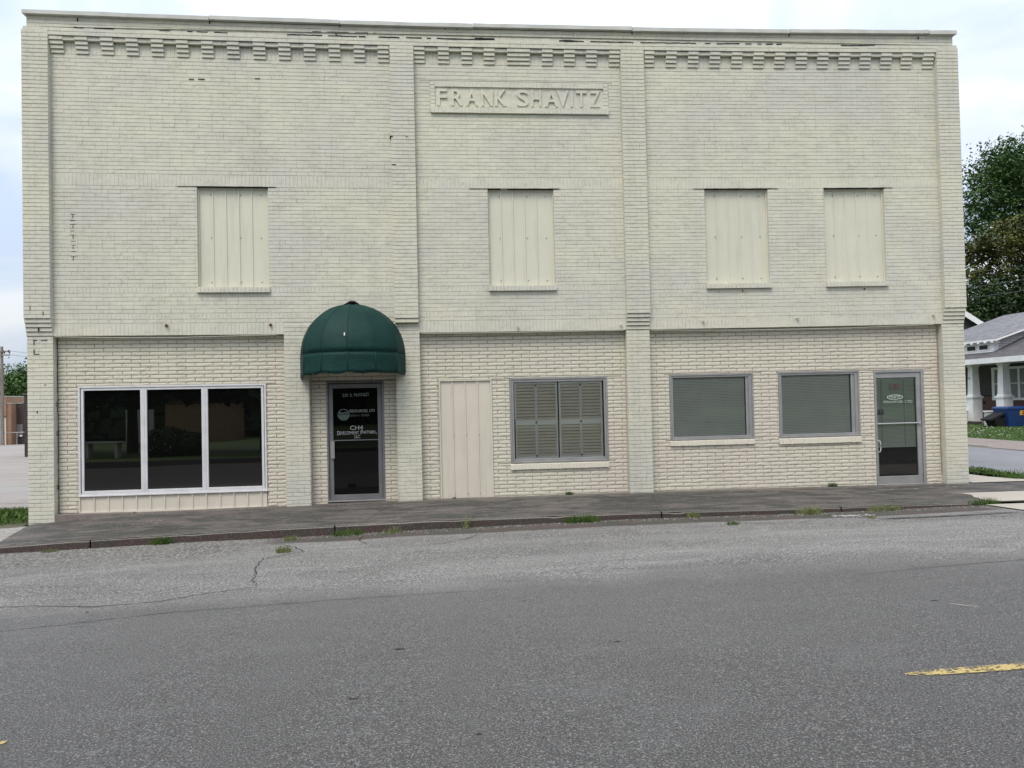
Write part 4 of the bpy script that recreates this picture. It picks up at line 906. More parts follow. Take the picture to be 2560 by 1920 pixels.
# ------------------------------------------------------------------ dome awning
def awning():
    cxp, R, PR, zs, H = -1.505, .905, .86, 2.535, .885; mb = MB(); NP, NS = 6, 6
    def P(th, ph, k=1.0, zoff=0):
        e = cos(radians(15)); loc = (math.degrees(th) % 30)-15; fl = e/cos(radians(loc)); fl = 1-(1-fl)*.75*(-1)
        s = (e/cos(radians(loc)))/1.0; s = .35+.65*s/ (1.0); s = s/(.35+.65)
        wv = 1+.010*noise.noise(Vector((th*2.6, ph*2.2, 2)))+.006*noise.noise(Vector((th*7, ph*6, 5)))
        return (cxp-cos(th)*R*cos(ph)*s*k*wv, .10-sin(th)*PR*cos(ph)*s*k*wv, zs+sin(ph)*H*(.55+.45*s)*wv+zoff)
    cols = NP*NS; rowsn = 14; o = 0
    for j in range(rowsn+1):
        ph = (pi/2)*j/rowsn*.985
        for i in range(cols+1): mb.v.append(P(pi*i/cols, ph))
    for j in range(rowsn):
        for i in range(cols): a = j*(cols+1)+i; mb.f.append((a, a+1, a+cols+2, a+cols+1)); mb.m.append(0)
    # straight skirt under the dome, drooping at the left
    o = len(mb.v); sk = 6
    for j in range(sk+1):
        for i in range(cols+1):
            th = pi*i/cols; x, y, z = P(th, 0); t = j/sk; le = i/cols
            zb = 2.19-.085*max(0, 1-le/.30)**1.0 - .03*max(0, (le-.72)/.28) + .014*sin(le*40)*(1 if le < .6 else .3) - .005*abs(sin(le*pi*6))
            mb.v.append((x+noise.noise(Vector((le*9, t*3, 1)))*.012*t, y+noise.noise(Vector((le*9, t*3, 4)))*.016*t, z+(zb-z)*t))
    for j in range(sk):
        for i in range(cols): a = o+j*(cols+1)+i; mb.f.append((a, a+cols+1, a+cols+2, a+1)); mb.m.append(0)
    A = mb.build('awning', M['awning'], B, smooth=True)
    for p in A.data.polygons: p.use_smooth = True
    md = A.modifiers.new('thick', 'SOLIDIFY'); md.thickness = .006
    rb = MB()
    for i in range(NP+1):
        th = pi*i/NP; pts = [P(th, (pi/2)*j/12*.97, 1.0) for j in range(13)]
        rb.tube(pts, .006, 6); x, y, z = P(th, 0); rb.tube([(x,y,z),(x,y,2.20-(.07 if i < 1 else 0))], .008, 6)
    rb.tube([P(pi*i/36, 0, 1.0) for i in range(37)], .004, 6)
    rb.build('seam_rib', M['awning'], A, smooth=True)
    for k in range(9):
        th = pi*(.04+.60*k/8); x, y, z = P(th, 0); st = MB(); st.box(x-.005, x+.005, y-.009, y-.003, 2.12+.05*min(1, k/3), 2.129+.05*min(1, k/3)); st.build('staple', M['vinylf'], A)
    cpm = MB(); 
    for k in range(9):
        t = -1+2*k/8; w_ = .02
        if k < 8: cpm.add([(cxp+t*.17,.095,3.405-.035*t*t),(cxp+(t+.25)*.17,.095,3.405-.035*(t+.25)**2),(cxp+(t+.25)*.15,.02,3.40+.05*(1-(t+.25)**2)+rnd(-.01,.01)),(cxp+t*.15,.02,3.40+.05*(1-t*t)+rnd(-.01,.01))], [(0,1,2,3)])
    cpm.tube([(cxp-.09,.05,3.42),(cxp-.02,.03,3.46),(cxp+.05,.03,3.455),(cxp+.11,.06,3.41)], .022, 6)
    cpm.build('flashing_cap', M['blackp'], A)
    tg = MB(); tg.add([(-1.555,-.775,2.80),(-1.538,-.775,2.80),(-1.536,-.765,2.85),(-1.553,-.765,2.85)], [(0,1,2,3)]); tg.build('tag', M['white'], A)
awning()

# ------------------------------------------------------------------ weeds and grass
def tuft_mesh(mb, cx, cy, rx, ry, n, h, zf, m=0, lean=.5, wd=.006):
    for _ in range(n):
        a = rnd(0, 2*pi); r = sqrt(random.random()); x = cx+cos(a)*rx*r; y = cy+sin(a)*ry*r; z = zf(x, y)-.01
        hh = h*rnd(.45, 1.0)*(1-.35*r); la = rnd(0, 2*pi); ll = hh*rnd(.1, lean); dx, dy = cos(la)*ll, sin(la)*ll; pa = rnd(0, pi); wx, wy = cos(pa)*wd, sin(pa)*wd
        mb.add([(x-wx,y-wy,z),(x+wx,y+wy,z),(x+dx*.45+wx*.7,y+dy*.45+wy*.7,z+hh*.65),(x+dx*.45-wx*.7,y+dy*.45-wy*.7,z+hh*.65),(x+dx,y+dy,z+hh)], [(0,1,2,3),(3,2,4)], m)
def broad(mb, cx, cy, rx, ry, n, h, zf, m=0, s=.03):
    for _ in range(n):
        a = rnd(0, 2*pi); r = sqrt(random.random()); x = cx+cos(a)*rx*r; y = cy+sin(a)*ry*r; z = zf(x, y)+rnd(0, h)*(1-.5*r)
        v = Vector((rnd(-1,1), rnd(-1,1), rnd(-.2,1))).normalized(); u_ = v.orthogonal().normalized(); w_ = v.cross(u_); k = s*rnd(.6,1.2)
        p = Vector((x,y,z)); mb.add([tuple(p-u_*k), tuple(p+w_*k*.5), tuple(p+u_*k), tuple(p-w_*k*.5)], [(0,1,2,3)], m)
weeds = [(-3.95,-2.36,.17,.05,160,.13,'grass tuft against the kerb below the middle pane of the triple window','blade'),
 (-5.42,-2.42,.12,.05,70,.06,'low weed at the kerb foot by the left edge of the photo','dry'),
 (-2.02,-3.58,.11,.09,120,.10,'larger dry weed growing from the road crack left of the awning door','dry'),
 (-2.12,-2.55,.10,.08,90,.08,'small weed in the gutter below the left doorway pier','dry'),
 (-1.35,-2.42,.22,.06,150,.12,'grass strip at the kerb foot below the awning door','blade'),
 (-.72,-2.46,.16,.06,90,.10,'thin grass at the kerb just right of the awning door','dry'),
 (.35,-2.40,.05,.04,24,.22,'tall thin straw-coloured weed at the kerb below the metal doorway panel','dry'),
 (2.05,-2.38,.30,.05,240,.13,'broad green grass clump on the kerb below the shuttered window','blade'),
 (3.72,-2.38,.12,.05,90,.12,'weed at the kerb just right of the middle pier','dry'),
 (4.05,-3.15,.10,.05,60,.07,'small round weed alone in the road cracks, right of the middle pier','blade'),
 (5.55,-2.40,.22,.06,170,.13,'grass clump at the kerb between the two blind-covered windows','dry'),
 (6.75,-2.40,.30,.06,180,.11,'straggling grass along the kerb below the rightmost blind-covered window','dry'),
 (8.45,-2.28,.28,.07,280,.12,'dark green clump at the end of the kerb by the pale slab','blade'),
 (6.15,-3.05,.07,.05,40,.05,'tiny weed beside the tar seam at the right of the road','dry')]
for (x, y, rx, ry, n, h, lab, mm) in weeds:
    mb = MB(); zf = lambda X, Y: road_z(X, Y); tuft_mesh(mb, x, y, rx, ry, n, h*1.5, zf, 0, .8, .004); broad(mb, x, y, rx*.8, ry, n//2, h*.6, zf, 0, .016)
    tag(mb.build('grass_tuft', M[mm]), lab, 'weed', 'weeds along the kerb and road')
for (x, y, r, n, h, lab) in [(2.29,.18,.07,70,.10,'dark leafy weed at the wall foot under the shuttered window'),(7.25,.16,.09,80,.13,'leafy weed at the wall foot under the rightmost blind-covered window'),(.22,.16,.03,20,.07,'tiny weed at the foot of the metal doorway panel')]:
    mb = MB(); tuft_mesh(mb, x, y, r, r*.5, n, h, walk_z, 0, .8, .004); broad(mb, x, y, r, r*.5, n, h*.7, walk_z, 0, .018)
    tag(mb.build('wall_weed', M['leafD']), lab, 'weed', 'weeds at the foot of the wall')
# grass bank by the left corner, verge, lawns
gz = lambda x, y: min(lot_z(x, y), -.25)
poly_sheet('grass_bank', [(-7.0,-.15),(-7.6,-.3),(-12,-.6),(-12,2.2),(-9,2.35),(-6.97,2.5)], lambda x, y: -.26, M['soil'], .012)
mb = MB(); tuft_mesh(mb, -8.3, 1.35, 1.5, .95, 5200, .16, gz, 0, .6, .006); broad(mb, -8.2, .75, 1.6, .75, 2600, .14, gz, 0, .035)
o = mb.build('grass', M['blade']); o['kind'] = 'stuff'; o['label'] = 'green grass and leafy weeds by the left corner'
poly_sheet('gravel_edge', [(-6.90,-.0),(-6.15,-2.27),(-9,-2.3),(-12,-2.3),(-12,-.7),(-8,-.45)], lambda x, y: -.252-.0135*y, M['gravell'], .0)
mb = MB()
for _ in range(9000):
    x = rnd(10.95,12.0); y = .35+(random.random()**1.6)*16; hb = .11 if random.random() < .75 else .19
    tuft_mesh(mb, x, y, .03, .03, 1, hb*rnd(.7,1.2), lambda a, b: -.115, 0, .7, .007)
broad(mb, 11.5, 2.2, .45, 2.2, 700, .12, lambda a, b: -.115, 0, .035)
o = mb.build('verge_grass', M['blade']); o['kind'] = 'stuff'; o['label'] = 'long grass on the verge beside the pale walk'
mb = MB()
for _ in range(16000):
    y = rnd(9.5,28); x = 19.8+rnd(0,1)**1.3*9; tuft_mesh(mb, x, y, .05, .05, 1, .10*rnd(.6,1.2), lambda a, b: -.10+.012*min(6, a-19.5), 0, .8, .014)
o = mb.build('lawn_grass', M['blade']); o['kind'] = 'stuff'; o['label'] = 'mown lawn in front of the bungalow'
mb = MB()
for _ in range(230):
    x = 20.2+rnd(0,1)*5.2; y = rnd(11,22); z = -.02+rnd(0,.06); s = rnd(.012,.024)
    mb.add([(x-s,y,z),(x,y-s,z),(x+s,y,z),(x,y+s,z),(x,y,z+s),(x,y,z-s)], [(0,1,4),(1,2,4),(2,3,4),(3,0,4),(1,0,5),(2,1,5)])
o = mb.build('clover_flowers', M['clover']); o['kind'] = 'stuff'; o['label'] = 'white clover flowers scattered in the lawn'

# ------------------------------------------------------------------ trees
def tree(name, base, hgt, blobs, nleaf, ls, mtl, label, trunk_r=.3, forks=6, seed=1, group=None, lean=(0,0), leafz=.35):
    random.seed(seed); E_ = empty(name, base); bx, by, bz = base
    tb = MB(); th = hgt*.38; top = Vector((bx+lean[0], by+lean[1], bz+th))
    tb.tube([(bx,by,bz-.3),(bx+lean[0]*.3,by+lean[1]*.3,bz+th*.4),tuple(top)], trunk_r, 8, r1=trunk_r*.7)
    for i in range(forks):
        c = blobs[i % len(blobs)]; tgt = Vector(c[0])+Vector((rnd(-.4,.4)*c[1][0], rnd(-.4,.4)*c[1][1], rnd(-.2,.4)*c[1][2]))
        st = top-Vector((0,0,rnd(0,th*.3))); mid = st.lerp(tgt, .5)+Vector((rnd(-.5,.5), rnd(-.5,.5), rnd(0,.9)))
        tb.tube([tuple(st), tuple(st.lerp(mid,.5)+Vector((rnd(-.2,.2),rnd(-.2,.2),.1))), tuple(mid), tuple(tgt)], trunk_r*.42, 6, r1=.03)
        for k in range(4):
            s2 = mid.lerp(tgt, rnd(0,.8)); e2 = s2+Vector((rnd(-1,1)*c[1][0]*.6, rnd(-1,1)*c[1][1]*.6, rnd(-.2,.7)*c[1][2]*.6)); tb.tube([tuple(s2), tuple(s2.lerp(e2,.5)+Vector((0,0,.15))), tuple(e2)], trunk_r*.15, 5, r1=.015)
    tb.build('trunk', M['bark'], E_)
    lm = MB(); tot = sum(b[1][0]*b[1][1]*b[1][2] for b in blobs)
    for (c, r) in blobs:
        cnt = int(nleaf*r[0]*r[1]*r[2]/tot); ncl = max(10, cnt//26); 
        for _ in range(ncl):
            d = Vector((rnd(-1,1),rnd(-1,1),rnd(-1,1)))
            while d.length > 1: d = Vector((rnd(-1,1),rnd(-1,1),rnd(-1,1)))
            d = d*(.55+.45*d.length) if d.length > 1e-3 else d
            cc = Vector((c[0]+d.x*r[0], c[1]+d.y*r[1], c[2]+d.z*r[2])); cr_ = rnd(.25,.6)*min(r)*.55
            if noise.noise(cc*.55+Vector((seed,0,0))) < -.25: continue
            for _k in range(26):
                p = cc+Vector((random.gauss(0,1)*cr_, random.gauss(0,1)*cr_, random.gauss(0,1)*cr_*.5)); v = Vector((rnd(-1,1),rnd(-1,1),rnd(leafz,1.2))).normalized(); u_ = v.orthogonal().normalized(); u_.rotate(Matrix.Rotation(rnd(0,6.28),3,v)); w_ = v.cross(u_); k = ls*rnd(.6,1.25)
                lm.add([tuple(p-u_*k), tuple(p+w_*k*.55-v*k*.15), tuple(p+u_*k), tuple(p-w_*k*.55-v*k*.15)], [(0,1,2,3)])
    lm.build('crown', M[mtl], E_); tag(E_, label, 'tree', group); return E_
tree('maple_tree', (49,47,-.1), 22, [((46.6,46,19.4),(3.4,3,2.9)),((52,47,19.6),(5,5,4.0)),((44.6,45.5,16.9),(2.3,2.5,1.6)),((56,46,15),(4,4,4)),((44.2,45.5,15.0),(1.9,2,1.5)),((49.5,46,15.6),(2.8,3,2.2))], 62000, .15, 'leafA', 'tall dark green maple rising behind the bungalow, highest of the trees', .42, 12, 3, 'trees behind the bungalow')
tree('olive_tree', (45.5,41,-.1), 15, [((44.6,40,13.6),(3.6,3,1.4)),((40.4,40,12.1),(2.3,2.2,1.2)),((47,40,11.6),(4,3.2,2.4)),((39.6,39.6,10.2),(1.8,2,1.0))], 42000, .13, 'leafB', 'olive-brown tinged tree with layered branches in front of the tall maple', .30, 10, 5, 'trees behind the bungalow')
tree('shade_tree', (42,39,-.1), 10, [((39.2,38.5,8.4),(2.6,2.5,1.5)),((43.5,38.5,8.9),(3.6,3,1.9)),((48,38,8),(4,3.5,2.6)),((38,38.5,6.0),(2.8,2.5,2.0)),((42.5,38.5,6.2),(3.6,2.6,2.3))], 60000, .135, 'leafC', 'dense very dark tree filling the gap right above the bungalow roof', .28, 9, 9, 'trees behind the bungalow')
tree('leafy_tree', (-45,88,-2), 13, [((-46.5,86,5.0),(5.5,4,2.6)),((-41.5,86,4.0),(4.2,3.5,2.7)),((-52,86,4),(5,4,3.5)),((-38.6,86,3.0),(2.6,2.5,2.2))], 34000, .20, 'leafD', 'green tree crown behind the far brick buildings at the left', .35, 6, 11)
random.seed(21)
# trees, hedge and a building across the street, seen only as reflections in the glass
for i, (x, y, s) in enumerate([(-15.6,-27,1.0),(-8.6,-25,1.1),(3,-29,1.0),(13,-26,1.1),(22,-30,1),(-24,-30,1.1)]):
    tree('street_tree', (x, y, -.1), 10, [((x,y,4.4),(4.8*s,4,2.2)),((x+2,y-1,6.8),(4,3,2.4)),((x-3,y,3.7),(2.8,2.5,1.5))], 5200, .34, 'leafC',
         ['broad tree across the street, mirrored in the left display pane','leaning tree across the street, mirrored in the middle display pane','tree across the street, mirrored behind the shuttered window','tree across the street opposite the blind-covered windows','tree across the street opposite the right-hand corner','far tree across the street beyond the left end of the lawn'][i], .3, 5, 30+i, 'trees across the street')
random.seed(22)
mb = MB(); 
for c, r in [((-12.0,-21.2,.5),(1.1,.9,.75)),((-11.0,-21.3,.4),(.8,.8,.6))]:
    for _ in range(1600):
        d = Vector((random.gauss(0,1),random.gauss(0,1),random.gauss(0,1))).normalized()*rnd(.8,1.03); p = Vector((c[0]+d.x*r[0],c[1]+d.y*r[1],c[2]+d.z*r[2])); v = d; u_ = v.orthogonal().normalized(); w_ = v.cross(u_); k = .07
        mb.add([tuple(p-u_*k),tuple(p+w_*k),tuple(p+u_*k),tuple(p-w_*k)], [(0,1,2,3)])
tag(mb.build('bush', M['leafC']), 'clipped round bush across the street', 'bush')
mb = MB()
for _ in range(9000):
    x = rnd(-75, 75); zt_ = 9+2.5*noise.noise(Vector((x*.12, 3, 0)))*2; z = rnd(-.2, 1)*zt_; y = -58+rnd(-2.5, 2.5)+2*noise.noise(Vector((x*.2, z*.3, 0)))
    v = Vector((rnd(-.5,.5), 1, rnd(-.3,.7))).normalized(); u_ = v.orthogonal().normalized(); w_ = v.cross(u_); k = rnd(.5, 1.0); p = Vector((x,y,z))
    mb.add([tuple(p-u_*k), tuple(p+w_*k), tuple(p+u_*k), tuple(p-w_*k)], [(0,1,2,3)])
o = mb.build('tree_line', M['leafC']); o['kind'] = 'stuff'; o['label'] = 'dark tree line far across the street, mirrored in the glass'
OB = empty('tan_building', (-18,-46,-.1)); tag(OB, 'low tan building across the street, mirrored in the middle display pane', 'building')
mb = MB(); mb.box(-20.5,-16.2,-52,-46,-.3,2.9); mb.build('wall', M['tangle'], OB); mb = MB(); mb.box(-20.7,-16.0,-52.2,-45.8,2.9,3.05); mb.build('roof', M['roofd'], OB)
for x in (-23.2,-22.4,-21.6): mb = MB(); mb.box(x,x+.35,-45.98,-45.9,-.1,2.4); mb.build('porch_post', M['white'], OB)
tb_ = empty('picnic_table', (-14.5,-21,-.06)); tag(tb_, 'pale picnic table on the lawn across the street', 'table')
mb = MB(); mb.bbox(-15.4,-13.7,-21.4,-20.7,.60,.64); mb.build('tabletop', M['white'], tb_)
for x in (-15.2,-14.0): mb = MB(); mb.box(x,x+.1,-21.3,-20.8,-.06,.60); mb.build('leg', M['white'], tb_)

# ------------------------------------------------------------------ bungalow on the right
Hh = empty('bungalow', (29, 21, -.05)); tag(Hh, 'bungalow with white porch columns, grey shingle roof and low dormer across the side street', 'house')
mb = MB(); mb.box(29, 37, 12, 28, 1.37, 3.1); mb.build('wall', M['siding'], Hh)
mb = MB(); mb.box(28.97, 37.03, 11.97, 28.03, -.3, 1.37); mb.build('brick_base', M['redbrick'], Hh)
mb = MB(); mb.box(27.0, 28.96, 13, 28.0, -.3, .12); mb.build('porch_floor', M['kerbtop'], Hh)
mb = MB(); mb.box(29.0, 29.05, 20, 25.7, 1.36, 1.40); mb.build('trim_board', M['white'], Hh)
def roofq(a, b, c, d, t=.08):
    m_ = MB(); up = Vector((0,0,t)); V = [Vector(p) for p in (a,b,c,d)]
    m_.add([tuple(v+up) for v in V]+[tuple(v) for v in V], [(0,1,2,3),(7,6,5,4),(0,4,5,1),(1,5,6,2),(2,6,7,3),(3,7,4,0)]); return m_
roofq((26.45,28.35,3.17),(26.45,12,3.17),(32.5,12,5.88),(32.5,28.35,5.88)).build('roof', M['roofd'], Hh)
roofq((32.5,28.35,5.88),(32.5,12,5.88),(38.5,12,3.17),(38.5,28.35,3.17)).build('roof', M['roofd'], Hh)
mb = MB(); mb.box(26.40,26.47,12,28.4,2.98,3.24); mb.box(26.47,29,12,28.3,3.02,3.06); mb.build('eave_fascia', M['white'], Hh)
DM = roofq((26.95,28.33,4.10),(26.95,21.75,4.10),(32.52,21.75,5.93),(32.52,28.33,5.93), .06).build('dormer_roof', M['roof'], Hh)
mb = MB(); mb.box(26.93,26.97,21.72,28.34,4.08,4.17)
for i in range(6):
    y = 21.9+i*.49; mb.box(26.84,27.3,y,y+.05,4.0,4.08)
mb.add([(26.93,21.70,4.06),(32.5,21.70,5.89),(32.5,21.70,5.95),(26.93,21.70,4.13),(26.93,21.75,4.06),(32.5,21.75,5.89),(32.5,21.75,5.95),(26.93,21.75,4.13)], [(0,1,2,3),(0,4,5,1),(3,2,6,7)])
mb.build('rafter_trim', M['white'], Hh)
DW = MB(); DW.box(27.2,27.5,22.2,24.35,3.45,4.12); DWo = DW.build('dormer_wall', M['white'], Hh)
mb = MB(); mb.add([(27.45,22.18,3.62),(27.45,22.18,4.16),(32.4,22.18,5.84),(32.4,22.18,5.80)], [(0,3,2,1)]); mb.add([(27.45,22.3,3.62),(27.45,22.3,4.16),(32.4,22.3,5.84),(32.4,22.3,5.80)], [(0,1,2,3)]); mb.build('dormer_side', M['whiteside'], Hh)
for (y0, y1) in ((23.45,24.05),(22.55,23.15)):
    mb = MB(); mb.box(27.14,27.20,y0-.05,y1+.05,3.66,3.98); wn = mb.build('dormer_window', M['white'], Hh)
    mb = MB(); mb.box(27.125,27.14,y0,y1,3.72,3.93); mb.build('pane', M['dark'], wn)
mb = MB(); mb.box(27.10,27.22,22.2,24.35,3.56,3.62); mb.build('dormer_sill', M['white'], Hh)
for yc in (23.58, 21.42, 17.5, 14):
    mb = MB(); s = .50; x0 = 27.0
    mb.box(x0, x0+s, yc, yc+s, -.1, 1.30); mb.box(x0-.05, x0+s+.05, yc-.05, yc+s+.05, 1.30, 1.38)
    def fr4(a_, z0_, b_, z1_):
        c_ = x0+s/2; d_ = yc+s/2
        mb.add([(c_-a_,d_-a_,z0_),(c_+a_,d_-a_,z0_),(c_+a_,d_+a_,z0_),(c_-a_,d_+a_,z0_),(c_-b_,d_-b_,z1_),(c_+b_,d_-b_,z1_),(c_+b_,d_+b_,z1_),(c_-b_,d_+b_,z1_)], [(0,1,5,4),(1,2,6,5),(2,3,7,6),(3,0,4,7)])
    fr4(.25,1.38,.20,1.48); fr4(.20,1.48,.165,2.86); fr4(.165,2.86,.21,2.90); mb.box(x0+s/2-.21, x0+s/2+.21, yc+s/2-.21, yc+s/2+.21, 2.90, 3.02)
    mb.build('porch_column', M['white'], Hh)
for (x0, x1, y0, y1, z1) in [(27.15,27.4,24.25,27.9,.70),(26.0,27.0,21.2,21.45,.70),(26.2,27.1,24.0,24.2,.70),(27.05,27.3,14.5,21.15,.70)]:
    mb = MB(); mb.box(x0,x1,y0,y1,-.25,z1-.06); mb.build('porch_wall', M['whitebr'], Hh); mb = MB(); mb.box(x0-.03,x1+.03,y0-.03,y1+.03,z1-.06,z1); mb.build('wall_cap', M['white'], Hh)
mb = MB(); mb.box(26.2,27.0,22.98,23.55,-.2,-.02); mb.box(26.6,27.0,22.98,23.55,-.02,.1); mb.build('porch_step', M['kerb'], Hh)
mb = MB()
for (y0, y1) in [(24.55,24.75),(23.62,23.72),(22.75,22.9),(21.75,21.9),(20.9,21.05)]: mb.box(28.93,29.02,y0,y1,1.15,2.85)
for (z0, z1) in [(1.15,1.27),(2.74,2.86)]: mb.box(28.92,29.02,20.9,24.75,z0,z1)
mb.box(28.95,28.99,20.9,24.6,1.98,2.03); HW = mb.build('window', M['white'], Hh)
mb = MB(); mb.box(28.96,28.985,20.9,24.7,1.2,2.8); mb.build('pane', M['curtain'], HW)
for (y0, y1, z0, z1) in [(25.35,25.5,.98,1.1)]: mb = MB(); mb.box(28.93,28.97,y0,y1,z0,z1); mb.build('vent', M['black'], Hh)
V, Fc = text_mesh('109', 23.78, 23.98, 2.25, 2.35, 0); hn = MB(); hn.add([(27.035, 23.98-(v[0]-23.78), v[2]) for v in V], [f[::-1] for f in Fc]); hn.build('house_number', M['black'], Hh)
# neighbour gable just behind
NH = empty('neighbour_house', (32,40,-.1)); tag(NH, 'grey gable with a white rake board showing between the painted building and the bungalow roof', 'house')
mb = MB(); mb.add([(26,36,-.3),(38,36,-.3),(38,36,5.2),(32,36,8.9),(26,36,5.2),(26,46,-.3),(38,46,-.3),(38,46,5.2),(32,46,8.9),(26,46,5.2)], [(0,1,2,3,4),(1,6,7,2),(6,5,9,8,7),(5,0,4,9)]); mb.build('wall', simple('grey_siding', (.10,.10,.105), .8, .2, 3), NH)
roofq((32,35.4,8.95),(38.6,35.4,4.8),(38.6,46.3,4.8),(32,46.3,8.95),.1).build('roof', M['roof'], NH); roofq((25.4,35.4,4.8),(32,35.4,8.95),(32,46.3,8.95),(25.4,46.3,4.8),.1).build('roof', M['roof'], NH)
mb = MB(); mb.add([(32,35.35,8.66),(38.6,35.35,4.5),(38.6,35.35,4.92),(32,35.35,9.08)], [(0,1,2,3)]); mb.add([(25.4,35.35,4.5),(32,35.35,8.66),(32,35.35,9.08),(25.4,35.35,4.92)], [(0,1,2,3)]); mb.build('rake_board', M['white'], NH)
# bins on the lawn
BN = empty('recycling_bin', (26.5,20.6,-.05)); tag(BN, 'large blue plastic bin with yellow sticker beside the porch', 'bin')
mb = MB(); 
def frus(mb, x0,x1,y0,y1,z0,x2,x3,y2,y3,z1): mb.add([(x0,y0,z0),(x1,y0,z0),(x1,y1,z0),(x0,y1,z0),(x2,y2,z1),(x3,y2,z1),(x3,y3,z1),(x2,y3,z1)], [(0,1,5,4),(1,2,6,5),(2,3,7,6),(3,0,4,7),(4,5,6,7),(3,2,1,0)])
frus(mb, 26.07,27.37,19.9,20.6,-.05, 25.92,27.57,19.75,20.75,.78); mb.build('body', M['blue'], BN)
mb = MB(); frus(mb, 25.89,27.60,19.72,20.78,.78, 25.89,27.60,19.72,20.78,.84); frus(mb, 25.89,27.60,19.72,20.78,.84, 25.97,27.52,19.8,20.7,.90); mb.build('lid', M['blue'], BN)
mb = MB(); mb.quad((26.50,19.76,.50),(26.93,19.76,.50),(26.93,19.735,.72),(26.50,19.735,.72)); SK = mb.build('sticker', M['yellow'], BN)
mb = MB(); mb.quad((26.58,19.735,.55),(26.64,19.735,.53),(26.88,19.72,.68),(26.82,19.72,.70)); mb.quad((26.60,19.72,.68),(26.68,19.72,.70),(26.82,19.728,.58),(26.76,19.73,.55)); mb.build('sticker_print', simple('red_print', (.35,.04,.03), .6), SK)
BK = empty('black_cart', (26.4,20.5,-.05)); tag(BK, 'black cart with a slanting lid standing left of the blue bin', 'bin')
mb = MB(); frus(mb, 25.65,26.2,20.1,20.7,-.05, 25.42,26.2,20.0,20.7,.38); mb.build('body', M['blackp'], BK)
mb = MB(); mb.add([(25.25,20.0,.33),(25.25,20.7,.33),(26.15,20.7,.72),(26.15,20.0,.72),(25.27,20.0,.26),(25.27,20.7,.26),(26.15,20.7,.60),(26.15,20.0,.60)], [(0,3,2,1),(4,5,6,7),(0,4,7,3),(0,1,5,4),(2,3,7,6)]); mb.build('lid', M['blackp'], BK)
# overhead wires at the right
def wire(name, a, b, sag, r, lab, group, m=None):
    mb = MB(); A_, B_ = Vector(a), Vector(b); mb.tube([tuple(A_.lerp(B_, i/16)-Vector((0,0,sag*4*(i/16)*(1-i/16)))) for i in range(17)], r, 5)
    tag(mb.build(name, m or M['wire']), lab, 'wire', group)
for k, ((x0, z0), (x1, z1), r, lab) in enumerate([((28.8,7.51),(32.15,8.06),.012,'thin uppermost wire crossing the dark trees at the right'),((28.75,6.15),(32.09,6.69),.022,'heavier lowest cable crossing just above the bungalow roof'),((28.77,6.68),(32.1,7.25),.020,'middle thick cable crossing the dark trees at the right')]):
    dx, dz = (x1-x0)/3.35, (z1-z0)/3.35; wire('overhead_wire', (x0-14*dx,26.2,z0-14*dz*.4),(x0+26*dx,26.2,z0+26*dz),.35,r,lab,'wires at the right')

# ------------------------------------------------------------------ far left: buildings, pole, fence (80 m away)
S_ = 80/58.; fx = lambda x: x*S_; fz = lambda z: 1.65+(z-1.65)*S_; YF = 66.2
FB = empty('garage_building', (fx(-32),YF+3,fz(-.6))); tag(FB, 'orange-tan brick garage building with white overhead door at the far left', 'building')
gL = fx(-34); zb = fz(-.62)-.3
mb = MB(); mb.box(gL, fx(-30.42), YF, YF+9, fz(1.40), fz(2.79)); mb.box(fx(-30.42), fx(-30.12), YF+.1, YF+9, zb, fz(2.30)); mb.box(fx(-30.46),fx(-30.42),YF+.06,YF+9,zb,fz(1.40)); mb.box(gL,fx(-33.2),YF,YF+9,zb,fz(1.4)); mb.build('wall', M['tanbrick'], FB)
mb = MB(); mb.box(gL, fx(-30.40), YF-.05, YF+9, fz(2.79), fz(2.84)); mb.box(fx(-30.40), fx(-30.09), YF+.05, YF+9, fz(2.30), fz(2.35)); mb.build('coping', M['coping'], FB)
mb = MB(); n = 8
for i in range(n): z0 = fz(-.6)+(fz(1.35)-fz(-.6))*i/n; z1 = fz(-.6)+(fz(1.35)-fz(-.6))*(i+1)/n; mb.bbox(fx(-33.2), fx(-30.50), YF+.15, YF+.25, z0+.01, z1-.01, .01)
mb.build('overhead_door', M['garage'], FB)
mb = MB(); mb.box(fx(-30.5),fx(-30.40),YF+.1,YF+.4,zb,fz(1.35)); mb.build('door_jamb', M['tangle'], FB)
DB = empty('dark_brick_building', (fx(-29),YF+3,fz(-.6))); tag(DB, 'low dark brick building with a boarded pale opening beside the orange-tan garage', 'building')
mb = MB(); mb.box(fx(-30.10), fx(-29.62), YF+1, YF+10, zb, fz(2.30)); mb.box(fx(-29.62), fx(-26), YF+1, YF+10, zb, fz(2.41)); mb.build('wall', M['dkbrick'], DB)
mb = MB(); mb.box(fx(-30.10), fx(-29.63), YF+.95, YF+10, fz(2.30), fz(2.33)); mb.box(fx(-29.62), fx(-26), YF+.95, YF+10, fz(2.41), fz(2.45)); mb.build('coping', M['coping'], DB)
mb = MB(); mb.box(fx(-30.09), fx(-29.68), YF+.93, YF+.99, fz(-.08), fz(.81)); mb.build('boarded_opening', simple('pale_board', (.20,.175,.165), .8, .15, 3), DB)
RS = empty('rear_shed', (-21.5,31.4,-.8)); tag(RS, 'dark brown shed wall edge showing behind the left corner of the painted building', 'shed')
mb = MB(); mb.box(-22.72,-16.5,31.3,34.5,-1.2,2.62); mb.build('wall', simple('dark_brown_boards', (.035,.028,.028), .85, .25, 5, bmp=.3), RS)
mb = MB(); mb.box(-22.78,-16.45,31.24,34.6,2.62,2.70); mb.build('roof', M['roofd'], RS)
